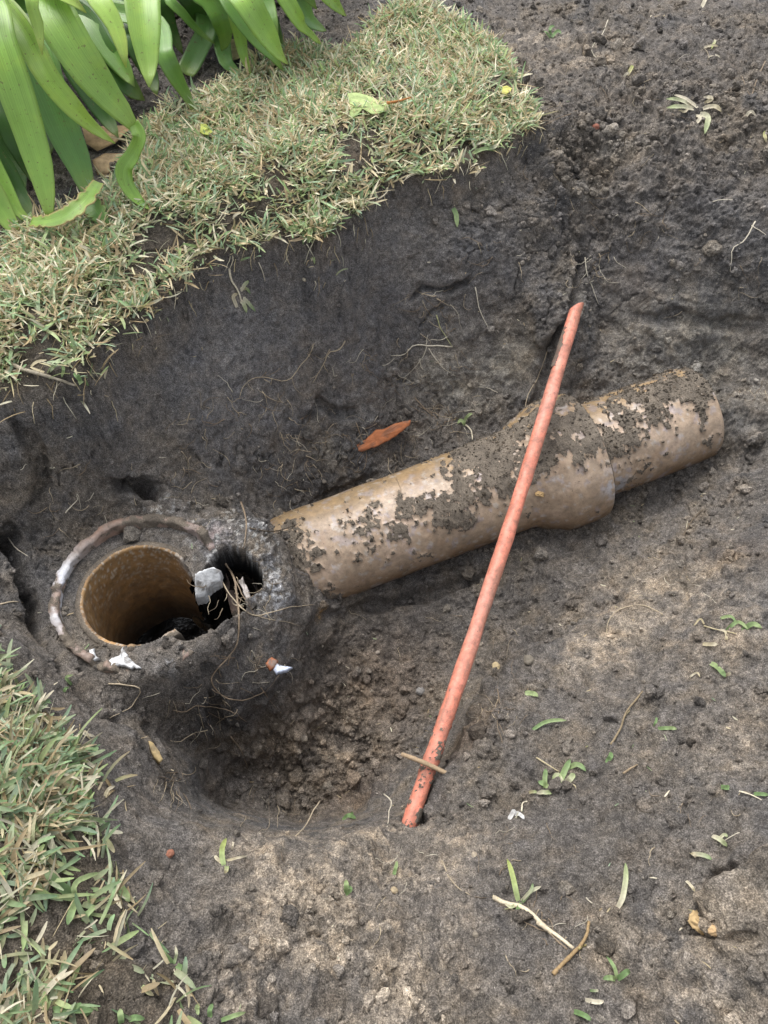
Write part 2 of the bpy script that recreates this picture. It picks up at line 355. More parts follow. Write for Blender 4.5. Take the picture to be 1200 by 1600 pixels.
# lawn outlines on the ground, from photo corners
LAWN_FAR = [(-260, 330), (-260, 590), (0, 598), (60, 592), (100, 598), (128, 604), (150, 560), (178, 520), (225, 492), (262, 462), (300, 418), (345, 392), (400, 384), (440, 372), (480, 380),
            (522, 368), (560, 330), (600, 300), (650, 285), (700, 280), (742, 246), (790, 232), (836, 205), (828, 160), (800, 125), (760, 70), (700, 30), (640, 18), (570, 50), (540, 90), (480, 80),
            (430, 95), (400, 120), (330, 165), (250, 190), (215, 240), (225, 290), (180, 330), (120, 352), (0, 385)]
LAWN_NEAR = [(-220, 900), (-60, 960), (0, 1028), (36, 1062), (60, 1100), (112, 1130), (132, 1190), (140, 1250), (172, 1320), (205, 1380), (215, 1440), (262, 1480), (292, 1510), (262, 1560), (300, 1640), (320, 1800), (-200, 1800)]
wf = np.array([Pz(a, b_, 0.0)[:2] for a, b_ in LAWN_FAR]); wnr = np.array([Pz(a - 14, b_, -0.04)[:2] for a, b_ in LAWN_NEAR])
def sdist(poly, x, y):
    """signed distance, positive inside"""
    d = np.full(x.shape, 9.0); ins = np.zeros(x.shape, bool); m = len(poly)
    for i in range(m):
        a = poly[i]; b = poly[(i + 1) % m]; e = b - a
        t = np.clip(((x - a[0]) * e[0] + (y - a[1]) * e[1]) / max(e @ e, 1e-12), 0, 1)
        d = np.minimum(d, np.hypot(x - a[0] - t * e[0], y - a[1] - t * e[1]))
        if a[1] != b[1]: ins ^= ((a[1] > y) != (b[1] > y)) & (x < (b[0] - a[0]) * (y - a[1]) / (b[1] - a[1]) + a[0])
    return np.where(ins, d, -d)

# ------------------------------------------------------------------ pipes: where they lie
RIS = Pz(218, 932, -0.20)                                   # riser axis (x, y)
PA = Pd(462, 880, 1.115); PB = Pd(1085, 646, 1.175)         # horizontal drain axis
AX = (PB - PA) / np.linalg.norm(PB - PA); LEN = np.linalg.norm(PB - PA)
PR = 0.0735

# ------------------------------------------------------------------ ground sheet
NX, NY = 860, 1010
def stretch(n, lo, hi, core_lo, core_hi, frac):
    k = int(n * frac); a = np.linspace(core_lo, core_hi, n - 2 * k)
    s = np.linspace(0, 1, k + 1)[1:]; g = (np.exp(4.2 * s) - 1) / (math.exp(4.2) - 1)
    return np.concatenate([(core_lo - (core_lo - lo) * g)[::-1], a, core_hi + (hi - core_hi) * g])
ty = stretch(NY, -6.0, 9.0, 0.0, 1.0, 0.045)
core = (ty >= 0) & (ty <= 1)
ya = np.linspace(-0.06, 1.44, 3000); yd = (1 / (0.60 + 0.78 * (ya + 0.06) / 1.5)) * (1 + 1.0 * np.exp(-((ya - 0.95) / 0.09) ** 2)) * np.where(ya > 1.15, 0.8, 1.0)
yc = np.concatenate([[0], np.cumsum((yd[1:] + yd[:-1]) / 2)]); yc /= yc[-1]
yy = np.where(core, np.interp(ty, yc, ya), 0)
yy = np.where(ty < 0, -0.06 + ty, yy); yy = np.where(ty > 1, 1.44 + (ty - 1), yy)
u = stretch(NX, -9.0, 9.0, -1.0, 1.0, 0.04)
half = 0.30 + 0.34 * np.clip(yy + 0.0, 0, 1.45) + 0.0
UU, _ = np.meshgrid(u, yy); HW = np.repeat(half[:, None], NX, 1)
X = UU * np.where(np.abs(UU) <= 1, HW, 1) ; X = np.where(np.abs(UU) > 1, np.sign(UU) * (HW + (np.abs(UU) - 1)), X)
Y = np.repeat(yy[:, None], NX, 1)
x = X.ravel(); y = Y.ravel()
wob = np.stack([x, y, 0 * x], 1)
dl_far = sdist(wf, x, y) + 0.018 * fbm(wob, 0.045, 4, 5) ; dl_near = sdist(wnr, x, y) + 0.010 * fbm(wob, 0.04, 3, 9)
z0 = zbase(x, y)
lawn = sstep(-0.003, 0.008, dl_far) + 0.7 * sstep(-0.012, 0.014, dl_near)
z0 = z0 + (np.maximum(z0, -0.006) - z0) * sstep(-0.014, 0.005, dl_far)          # the turf stands to its cut edge
z0 = z0 + 0.010 * lawn
P0 = np.stack([x, y, z0], 1)
Zg = z0.reshape(NY, NX)
dzdx = np.gradient(Zg, axis=1) / np.gradient(X, axis=1); dzdy = np.gradient(Zg, axis=0) / np.gradient(Y, axis=0)
Nn = np.stack([-dzdx.ravel(), -dzdy.ravel(), np.ones(len(x))], 1); Nn /= np.linalg.norm(Nn, axis=1, keepdims=True)
vis = (np.abs(UU.ravel()) < 1.15) & (y > -0.3) & (y < 1.7)
idx = np.where(vis)[0]; Q = P0[idx]

def blob(px, py, rpx, soft=1.0):
    c = hitb(px, py); r = rpx * depth_of(c) / F
    return np.exp(-(((P0 - c) ** 2).sum(1)) / (r * r) * soft)
def pathdist(pts):
    W = np.array([hitb(a, b_) for a, b_ in pts]); d = np.full(len(x), 9.0); tt = np.zeros(len(x))
    for i in range(len(W) - 1):
        a = W[i]; e = W[i + 1] - a; t = np.clip(((P0 - a) @ e) / (e @ e), 0, 1)
        dd = np.linalg.norm(P0 - a - t[:, None] * e, axis=1); tt = np.where(dd < d, (i + t) / (len(W) - 1), tt); d = np.minimum(d, dd)
    return d, tt
wobd = np.zeros(len(x)); wobd[idx] = 0.006 * fbm(Q, 0.03, 3, 21)

# roughness of the dug surface: 1 = crumbly, 0 = sliced smooth by the spade
rough = np.full(len(x), 0.75)
for px, py, r, a in [(450, 480, 130, -.62), (330, 560, 110, -.55), (560, 440, 100, -.5), (700, 430, 80, -.15), (820, 350, 60, .2), (150, 640, 70, -.35), (330, 690, 40, -.2), (980, 450, 80, -.3),
                     (100, 950, 40, -.3), (140, 900, 50, -.4), (300, 1350, 80, -.4), (230, 1300, 60, -.35), (480, 1150, 110, .7), (430, 1230, 80, .5), (600, 1480, 160, .35), (430, 1500, 120, .4),
                     (950, 1150, 130, -.15), (900, 1280, 130, -.25), (1000, 950, 90, -.2), (1100, 950, 60, -.2), (1050, 170, 130, .8), (900, 230, 70, .8), (850, 300, 60, .5), (1120, 380, 80, .4), (1100, 640, 60, .4), (1000, 330, 120, .3),
                     (1150, 1400, 50, -.4), (620, 1000, 80, -.2), (880, 930, 60, -.1), (50, 620, 50, .4), (620, 650, 80, .2), (700, 130, 60, -.3), (100, 1560, 120, .3), (760, 1120, 60, .4)]:
    rough = rough + a * blob(px, py, r)
rough = np.clip(rough, 0.1, 1.9)

disp = np.zeros(len(x))
f_low = fbm(Q, 0.11, 4, 1); f_mid = fbm(Q, 0.032, 4, 2, 0.55); f_fine = fbm(Q, 0.0085, 4, 3, 0.6)
w1, w1b, wid = worley(Q + 0.006 * np.stack([f_mid, f_fine, f_low], 1), 0.017, 40)
w2, w2b, wid2 = worley(Q + 0.002 * np.stack([f_fine, f_mid, f_low], 1), 0.0072, 50)
w3, _, wid3 = worley(Q, 0.0036, 55); f_grain = fbm(Q, 0.0032, 2, 58, 0.7)
patch = sstep(-0.25, 0.45, fbm(Q, 0.07, 3, 8)); patch2 = sstep(-0.1, 0.5, fbm(Q, 0.045, 3, 12))
R = rough[idx]
clod = np.maximum(0, 0.42 - w1) * (wid > 0.35); clod2 = np.maximum(0, 0.45 - w2) * (wid2 > 0.25)
ridg = 1 - np.abs(fbm(Q, 0.045, 4, 60, 0.55))
d = 0.0100 * f_low + R * (0.0075 * f_mid + 0.0018 * f_fine) + 0.0008 * f_fine + R * (0.022 * clod * patch + 0.013 * clod2 * patch2) + 0.004 * R * (ridg - 0.6) + (0.35 + 0.65 * R) * (0.0042 * np.maximum(0, 0.5 - w3) * (wid3 > 0.3) + 0.0009 * f_grain)
# spade slices: long faint steps that follow the wall
cut = fbm(Q * np.array([1.0, 1.0, 3.5]), 0.06, 3, 70); d += 0.004 * (sstep(0.0, 0.08, cut) - 0.5) * np.clip(1.3 - R, 0, 1)
stp = sstep(0.75, 0.35, Nn[idx, 2]); d = d * (1 - 0.55 * stp)          # near-vertical faces are cut clean
flat = np.clip(np.maximum(dl_far[idx] * 60, dl_near[idx] * 60), 0, 1); d = d * (1 - 0.55 * flat)
cr = np.abs(fbm(Q, 0.05, 3, 80)); cm = sstep(0.15, 0.55, fbm(Q, 0.12, 2, 85))
d -= 0.006 * (1 - sstep(0.0, 0.04, cr)) * cm
cr2 = np.abs(fbm(Q + 0.004 * f_mid[:, None], 0.022, 3, 88)); d -= 0.0028 * (1 - sstep(0.0, 0.06, cr2)) * sstep(0.0, 0.5, fbm(Q, 0.09, 2, 89))
disp[idx] = d

# crevices, ledges and hollows that can be seen in the pit
def trench(pts, w, dep, bank=0.0):
    global disp
    dd, tt = pathdist(pts); dd = dd + wobd; fade = sstep(0, 0.12, tt) * (1 - sstep(0.88, 1, tt)) * 0.8 + 0.2
    disp = disp - dep * fade * (1 - sstep(w * 0.35, w, dd)) + bank * fade * np.exp(-((dd - w * 1.5) / (w * 0.7)) ** 2)
trench([(12, 830), (28, 890), (45, 950), (62, 1000), (95, 1050)], 0.014, 0.055, 0.005)
trench([(95, 1050), (130, 1085), (165, 1120), (200, 1130)], 0.008, 0.018, 0.002)
trench([(170, 762), (200, 762), (232, 765), (252, 772)], 0.013, 0.045)
trench([(232, 1140), (255, 1180), (270, 1225), (282, 1255)], 0.013, 0.05)
trench([(905, 395), (902, 430), (893, 475), (872, 520), (850, 560)], 0.010, 0.022, 0.004)
trench([(1000, 500), (1060, 494), (1120, 508), (1200, 512)], 0.014, 0.008, 0.002)
trench([(560, 640), (530, 650), (500, 630), (480, 660)], 0.012, 0.016)
trench([(640, 470), (660, 450), (690, 455), (720, 445), (735, 440)], 0.008, 0.016, 0.003)
trench([(650, 515), (672, 490), (695, 480)], 0.008, 0.010)
trench([(900, 50), (910, 75), (925, 95)], 0.006, 0.016, 0.003)
trench([(810, 90), (830, 120), (800, 150)], 0.008, 0.014, 0.003)
trench([(325, 1045), (340, 1085), (330, 1110), (352, 1140)], 0.010, 0.018)
trench([(640, 1262), (650, 1284)], 0.012, 0.018)
trench([(1060, 1445), (1110, 1465), (1150, 1470), (1200, 1455)], 0.0045, 0.010, 0.001)
trench([(1150, 1470), (1168, 1510), (1180, 1550)], 0.004, 0.009)
trench([(745, 1062), (800, 1012), (870, 985), (930, 950), (990, 925)], 0.012, 0.008)
trench([(1095, 1395), (1130, 1375), (1165, 1360), (1205, 1322)], 0.010, 0.012, 0.006)
trench([(20, 640), (60, 700), (70, 760), (40, 800)], 0.012, 0.014)
trench([(860, 545), (845, 600), (835, 640)], 0.010, 0.012)
trench([(985, 1240), (980, 1300)], 0.006, 0.005)
trench([(1060, 860), (1075, 950)], 0.006, 0.006)
trench([(500, 780), (540, 765), (600, 738)], 0.010, 0.010)
trench([(500, 965), (600, 945), (700, 915), (800, 885)], 0.016, 0.02)
# broken cavity beside the riser
cav = np.zeros(len(x))
dd, tt = pathdist([(302, 965), (322, 950), (345, 930), (362, 905), (372, 895)]); dd += wobd * 0.8; c1 = 1 - sstep(0.019, 0.032, dd)
dd, tt = pathdist([(305, 985), (330, 978), (362, 950)]); dd += wobd * 0.8; c2 = 1 - sstep(0.010, 0.022, dd)
cav = np.maximum(c1, 0.5 * c2)
# lumps
for px, py, r, h in [(395, 835, 30, .012), (410, 1055, 34, .014), (330, 1040, 30, .006), (60, 640, 45, .010), (900, 200, 30, .008), (1150, 1440, 50, .010), (1150, 1530, 30, .008), (560, 1330, 60, .006),
                     (450, 1420, 26, .006), (640, 1480, 50, .006), (470, 1170, 30, .010), (520, 1200, 25, .010), (430, 1180, 24, .010), (590, 1160, 26, .008), (820, 1180, 26, .006), (700, 560, 50, .006),
                     (1085, 620, 30, -.002), (1000, 620, 20, .004), (1160, 690, 26, .008), (830, 340, 34, .010), (760, 300, 26, .008), (985, 340, 40, .008)]:
    disp = disp + h * blob(px, py, r)
for px, py, r, h in [(435, 850, 24, .010), (440, 890, 24, .008), (448, 935, 26, .012), (470, 962, 24, .012), (425, 975, 22, .006), (770, 1075, 26, .010), (805, 1050, 28, .010), (845, 1030, 30, .011), (890, 1012, 32, .011), (935, 985, 34, .010), (985, 960, 38, .010), (1040, 935, 40, .008), (700, 1215, 22, .008), (735, 1145, 22, .009),
                     (1160, 1385, 30, .014), (1195, 1345, 26, .012), (1120, 1420, 24, .010), (1185, 1500, 34, .010), (1130, 1555, 30, .008), (1060, 1580, 30, .008), (1020, 760, 26, .004)]:
    disp = disp + h * blob(px, py, r)
for px, py, r, h in [(300, 1296, 20, .006), (355, 1300, 18, .006), (400, 1312, 16, .007), (440, 1318, 14, .005), (520, 1308, 18, .005), (590, 1300, 18, .006), (1140, 1400, 40, .010), (1190, 1370, 30, .010), (1180, 1440, 36, .008),
                     (60, 1180, 30, .004), (880, 190, 22, .010), (945, 215, 18, .009), (1010, 250, 24, .009), (1080, 300, 26, .009), (860, 250, 18, .008), (1150, 200, 22, .008), (740, 1110, 16, .008), (765, 1080, 14, .008), (790, 1055, 14, .006), (720, 1150, 14, .006)]:
    disp = disp + h * blob(px, py, r)
for k in range(230):                         # fist- to nut-sized lumps pressed into the loose ground
    px = random.uniform(330, 640) if k % 3 == 0 else random.uniform(250, 1190)
    py = random.uniform(1080, 1260) if k % 3 == 0 else random.choice([random.uniform(1320, 1600), random.uniform(60, 400), random.uniform(500, 900)])
    if 60 < py < 400 and px < 830: continue
    c = hitb(px, py); r = random.uniform(0.005, 0.014)
    near = np.where(np.abs(P0[:, 0] - c[0]) + np.abs(P0[:, 1] - c[1]) < 4 * r)[0]
    q = P0[near] - c; rr = np.sqrt((q ** 2).sum(1)) / r + 0.25 * (wobd[near] / 0.006)
    disp[near] += 0.55 * r * np.sqrt(np.clip(1 - rr ** 2, 0, 1))
disp = disp * (1 - 0.85 * cav)
P = P0 + Nn * disp[:, None]
P[:, 2] -= 0.15 * cav
# keep the soil below the mouth of the riser's inner pipe
rr_ = np.hypot(P[:, 0] - RIS[0], P[:, 1] - RIS[1])
ring = 1 - sstep(0.100, 0.135, rr_)
rw = 0.88 * ring * (1 - sstep(0.0, 0.3, cav))
P[:, 2] = P[:, 2] * (1 - rw) + (-0.1900 - 0.006 * (1 - sstep(0.066, 0.085, rr_))) * rw
# soil never stands proud through the drain's upper half, except where it buries it
tpar = ((P - PA) @ AX); rad = P - PA - tpar[:, None] * AX; rd = np.linalg.norm(rad, axis=1)

# ---- soil colour, with shade under the leaf clumps painted in
base = np.array([0.150, 0.135, 0.120]); tone = np.repeat(base[None], len(x), 0)
dry = np.array([0.365, 0.305, 0.235]); grey = np.array([0.270, 0.250, 0.212]); dark = np.array([0.046, 0.042, 0.040]); red = np.array([0.190, 0.130, 0.082])
def paint(c, w):
    global tone
    w = np.clip(w, 0, 1)[:, None]; tone = tone * (1 - w) + c * w
nA = np.zeros(len(x)); nA[idx] = f_low; nB = np.zeros(len(x)); nB[idx] = f_mid; nP = np.zeros(len(x)); nP[idx] = fbm(Q, 0.06, 5, 90, 0.6)
paint(np.array([0.112, 0.107, 0.104]), 0.8 * sstep(-0.1, 0.4, nA))
nM = np.zeros(len(x)); nM[idx] = fbm(Q, 0.013, 5, 93, 0.7)
paint(np.array([0.185, 0.158, 0.126]), 0.7 * sstep(0.05, 0.6, nP))
for px, py, r, w in [(480, 1360, 110, .7), (600, 1330, 80, .75), (420, 1440, 80, .5), (560, 1480, 120, .55), (640, 1560, 90, .5), (700, 1330, 60, .5), (450, 1560, 90, .4), (690, 1440, 50, .2),
                     (1000, 950, 110, .35), (1100, 930, 70, .4), (930, 1020, 60, .45), (1130, 1420, 60, .45), (1120, 1540, 90, .35), (800, 60, 60, .45), (900, 90, 80, .35), (620, 60, 60, .5), (1050, 180, 80, .15),
                     (1000, 1500, 80, .25), (520, 1180, 90, .35), (1190, 1150, 80, .3), (400, 1330, 60, .3), (350, 1560, 60, .2), (1150, 1000, 80, .3)]:
    bb = blob(px, py, r); paint(dry, 1.1 * w * bb * (0.30 + 1.1 * sstep(-0.3, 0.45, 0.5 * nB + 0.4 * nP + 0.7 * nM)))
for px, py, r, w in [(760, 580, 60, .75), (700, 600, 50, .6), (650, 590, 36, .5), (830, 570, 40, .35), (1060, 560, 90, .5), (1130, 520, 60, .4), (990, 470, 40, .45), (900, 470, 30, .35), (560, 640, 36, .3),
                     (1000, 600, 50, .3), (1150, 620, 60, .35), (680, 490, 30, .45), (960, 230, 30, .3), (910, 300, 26, .2), (1050, 500, 60, .3), (510, 700, 26, .4)]:
    bb = blob(px, py, r); paint(grey, w * bb * (0.35 + 1.0 * sstep(-0.3, 0.4, 0.6 * nP + 0.7 * nM)))
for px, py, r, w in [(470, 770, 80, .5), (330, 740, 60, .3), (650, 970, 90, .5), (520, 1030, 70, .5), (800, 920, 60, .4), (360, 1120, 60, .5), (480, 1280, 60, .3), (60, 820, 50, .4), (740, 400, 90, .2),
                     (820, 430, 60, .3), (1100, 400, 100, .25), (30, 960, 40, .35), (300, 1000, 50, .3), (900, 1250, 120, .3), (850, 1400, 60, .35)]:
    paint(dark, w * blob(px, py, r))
for px, py, r, w in [(600, 1080, 90, .35), (730, 1150, 50, .45), (1000, 440, 30, .3), (1150, 870, 50, .25), (450, 1150, 80, .25), (560, 1250, 60, .4)]:
    paint(red, w * blob(px, py, r))
tone = tone * (1 + 0.42 * np.clip(nM, -0.9, 1.0))[:, None]
paint(np.array([0.03, 0.027, 0.024]), 0.8 * blob(90, 120, 170) + 0.6 * blob(330, 20, 90))  # darkens the ground to paint in the shadow between the strap leaves
for px, py, r, w in [(450, 480, 130, .75), (330, 570, 110, .7), (600, 430, 120, .6), (150, 650, 90, .5), (560, 560, 90, .45), (760, 400, 90, .35), (1000, 420, 90, .4), (1120, 330, 80, .3), (380, 660, 60, .5)]:
    paint(np.array([0.170, 0.165, 0.165]) * (1 + 0.25 * np.clip(nM, -1, 1))[:, None], w * blob(px, py, r))
# cement and lime crusts round the broken joint
wp = np.zeros(len(x)); wp[idx] = sstep(0.12, 0.45, fbm(Q, 0.010, 4, 95, 0.65))
wq = np.zeros(len(x)); wq[idx] = sstep(0.30, 0.50, fbm(Q, 0.006, 3, 97, 0.65))
for px, py, r, w in [(428, 915, 26, 1.1), (405, 925, 22, .8), (355, 865, 26, .6), (340, 835, 22, .5), (400, 870, 26, .45), (280, 1040, 26, .35), (300, 830, 24, .4), (430, 960, 20, .4), (430, 1045, 8, .8)]:
    paint(np.array([0.50, 0.51, 0.53]), w * blob(px, py, r) * wp)
for px, py, r, w in [(380, 880, 60, .8), (250, 790, 40, .5), (380, 820, 40, .7)]:
    paint(np.array([0.62, 0.62, 0.60]), w * blob(px, py, r) * wq)
paint(np.array([0.40, 0.25, 0.10]), 0.9 * blob(505, 958, 10) * (0.4 + wp)); paint(np.array([0.33, 0.22, 0.19]), 0.6 * blob(470, 850, 16) * wp + 0.5 * blob(335, 838, 20) * wp)
black = np.array([0.008, 0.008, 0.009]); 
lw = np.clip(np.maximum(sstep(-0.002, 0.006, dl_far), sstep(0.0, 0.01, dl_near)), 0, 1)
paint(np.array([0.085, 0.068, 0.048]), 0.7 * lw)
paint(black, sstep(0.02, 0.16, cav))
alpha = 1 - 0.85 * sstep(0.1, 0.4, cav) - 0.12 * blob(520, 1030, 90)
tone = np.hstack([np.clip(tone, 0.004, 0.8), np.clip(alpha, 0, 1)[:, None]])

ii = np.arange(NX * NY).reshape(NY, NX)
quads = np.stack([ii[:-1, :-1], ii[:-1, 1:], ii[1:, 1:], ii[1:, :-1]], -1).reshape(-1, 4)
# the riser's mouth is open
ctr = P[quads].mean(1); ang = np.arctan2(ctr[:, 1] - RIS[1], ctr[:, 0] - RIS[0])
hole = np.hypot(ctr[:, 0] - RIS[0], ctr[:, 1] - RIS[1]) < 0.0655
quads = quads[~hole & ~(cav[quads].mean(1) > 0.45)]
# soil inside the horizontal drain is not there
GP = P.copy()
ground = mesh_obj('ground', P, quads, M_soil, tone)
tag(ground, kind='structure')
ground['label'] = 'dark crumbly garden soil dug out into a pit around the clay drain'

# ------------------------------------------------------------------ drain pipes
def revolve_axis(name, prof, A, d, sides=150, parent=None, dirtf=None, mat=None, colf=None, lumps=0.0):
    """prof: list of (distance along axis, radius); finely sampled; dirtf gives crust 0..1"""
    d = d / np.linalg.norm(d); up = np.array([0, 0, 1.0]); u_ = up - d * (up @ d); u_ /= np.linalg.norm(u_); v_ = np.cross(d, u_)
    prof = np.array(prof); n = len(prof); a = np.linspace(0, 2 * math.pi, sides, endpoint=False)
    dirn = np.cos(a)[:, None] * u_ + np.sin(a)[:, None] * v_
    V = A + prof[:, None, 0, None] * d + prof[:, None, 1, None] * dirn[None]
    Nrm = np.broadcast_to(dirn[None], V.shape); V = V.reshape(-1, 3); Nrm = Nrm.reshape(-1, 3)
    t = np.repeat(prof[:, 0], sides); topn = Nrm[:, 2]
    V = V + Nrm * (0.0009 * fbm(V, 0.05, 3, 300))[:, None]
    dirt = dirtf(V, t, topn, Nrm); c = colf(V, t, topn, Nrm)
    thick = sstep(0.35, 0.9, dirt) * (0.0010 + 0.0019 * (fbm(V, 0.0055, 4, 310, 0.75) + 1))
    V = V + Nrm * (thick * (0.35 if name == 'conduit_tube' else 0.8))[:, None]
    i = np.arange(n * sides).reshape(n, sides); j = np.roll(i, -1, axis=1)
    q = np.stack([i[:-1], j[:-1], j[1:], i[1:]], -1).reshape(-1, 4)
    cc = np.hstack([c, (1 - dirt)[:, None]])
    return mesh_obj(name, V, q, mat, cc, True, None)
def dense(profile, step=0.0016):
    out = []
    for (a, ra), (b, rb) in zip(profile[:-1], profile[1:]):
        k = max(1, int(math.hypot(b - a, rb - ra) / step))
        out += [(a + (b - a) * i / k, ra + (rb - ra) * i / k) for i in range(k)]
    return out + [profile[-1]]
def pblob(V, px, py, rpx, dep=1.06):
    r_ = rpx * 1.08 / F; r0 = ray(px, py); o_ = np.array([0, 0, CAM_H]); w = V - o_
    rn = r0 / np.linalg.norm(r0); dist = np.linalg.norm(w - (w @ rn)[:, None] * rn, axis=1)
    return np.exp(-(dist / r_) ** 2)
def dirt_main(V, t, topn, Nrm):
    n = fbm(V, 0.020, 5, 320, 0.62) + 0.45 * fbm(V, 0.0055, 3, 330)
    m = -0.70 + 0.10 * topn
    for px, py, r, w in [(640, 800, 60, .50), (590, 830, 40, .30), (720, 770, 50, .60), (770, 720, 50, .65), (700, 810, 36, .5), (820, 690, 60, .65), (870, 660, 60, .6), (900, 720, 22, .2), (520, 860, 30, .35), (560, 850, 30, .3),
                         (740, 700, 40, .6), (445, 880, 30, 1.3), (462, 935, 38, 1.2), (446, 838, 30, 1.2), (500, 950, 26, .9), (545, 935, 20, .6), (510, 955, 20, .6), (560, 780, 30, .15), (800, 760, 30, .3), (940, 690, 30, .5), (930, 650, 36, .8), (800, 660, 22, -.5)]:
        m = m + w * pblob(V, px, py, r)
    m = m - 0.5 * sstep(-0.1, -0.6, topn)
    return sstep(-0.08, 0.12, n * 0.78 + m) * 0.9 + 0.05
def col_main(V, t, topn, Nrm):
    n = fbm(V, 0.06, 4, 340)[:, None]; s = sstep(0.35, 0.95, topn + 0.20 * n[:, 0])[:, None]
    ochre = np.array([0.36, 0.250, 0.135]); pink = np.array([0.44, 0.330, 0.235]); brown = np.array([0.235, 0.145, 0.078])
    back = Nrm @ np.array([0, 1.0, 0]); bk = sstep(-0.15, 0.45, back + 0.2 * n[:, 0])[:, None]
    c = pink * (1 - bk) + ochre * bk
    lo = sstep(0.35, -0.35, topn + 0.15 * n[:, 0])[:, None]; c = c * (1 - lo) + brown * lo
    bl = sstep(0.45, 0.60, fbm(V, 0.012, 3, 350))[:, None]; c = c * (1 - 0.35 * bl) + np.array([0.36, 0.36, 0.44]) * 0.35 * bl
    wh = sstep(0.5, 0.7, fbm(V, 0.009, 3, 360))[:, None]; c = c * (1 - 0.45 * wh) + np.array([0.55, 0.53, 0.50]) * 0.45 * wh
    e = pblob(V, 965, 760, 22)[:, None] * sstep(-0.1, 0.3, fbm(V, 0.008, 3, 370))[:, None]; c = c * (1 - .8 * e) + np.array([.5, .54, .62]) * .8 * e
    return c
fl0, fl1, rim = LEN * 0.550, LEN * 0.618, LEN * 0.706
BR = 0.0985
prof1 = dense([(-0.10, PR), (fl0 - 0.012, PR), (fl0, PR + 0.003), (fl0 + 0.010, PR + 0.010), (fl1 - 0.014, BR - 0.008), (fl1 - 0.004, BR - 0.002), (fl1 + 0.008, BR), (rim - 0.014, BR + 0.0005), (rim - 0.004, BR - 0.001), (rim, BR - 0.002), (rim + 0.0015, BR - 0.006), (rim, PR + 0.010), (rim - 0.014, PR + 0.009), (rim - 0.018, PR - 0.012)])
PA0 = PA.copy()
d1 = empty('clay_drain_pipe', PA + AX * LEN * 0.3 - np.array([0, 0, PR]), 'long tan glazed clay drain pipe with flared socket, lying under the orange conduit', 'drain pipe', 'clay drain pipes')
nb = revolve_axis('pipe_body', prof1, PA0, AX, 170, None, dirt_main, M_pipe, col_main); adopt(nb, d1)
def dirt2(V, t, topn, Nrm):
    n = fbm(V, 0.018, 5, 420, 0.62) + 0.45 * fbm(V, 0.005, 3, 430)
    m = -0.56 + 0.12 * topn
    for px, py, r, w in [(1040, 620, 60, .5), (970, 640, 50, .6), (950, 700, 26, .9), (985, 745, 18, .6), (1060, 600, 40, .5), (1100, 610, 30, .5), (1110, 690, 14, .3), (990, 690, 30, .2), (1050, 680, 30, -.3)]:
        m = m + w * pblob(V, px, py, r)
    return sstep(-0.08, 0.12, n * 0.78 + m) * 0.9 + 0.05
R2 = 0.0725
L2 = LEN * 1.005
prof2 = dense([(rim - 0.05, R2), (L2 - 0.006, R2), (L2 - 0.001, R2 - 0.003), (L2, R2 - 0.010), (L2 - 0.001, R2 - 0.020)])
d2 = empty('clay_drain_pipe', PA + AX * LEN * 0.92 - np.array([0, 0, R2]), 'short length of clay pipe fitted in the socket, its right end running into the soil', 'drain pipe', 'clay drain pipes')
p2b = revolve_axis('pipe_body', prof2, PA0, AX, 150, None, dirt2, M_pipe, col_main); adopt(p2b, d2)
# soil packing in the socket joint
def crust_ring(name, A, d, t0, t1, r0, r1, parent, seed):
    prof = dense([(t0, r0), (t0 + (t1 - t0) * 0.35, r1), (t1, r0 - 0.002)], 0.0016)
    o = revolve_axis(name, prof, A, d, 150, None, lambda V, t, tn, N: np.full(len(V), 0.95) , M_pipe, lambda V, t, tn, N: np.full((len(V), 3), 0.08))
    adopt(o, parent); return o
crust_ring('joint_filling', PA0, AX, rim - 0.012, rim + 0.006, R2 + 0.013, R2 + 0.007, d2, 3)

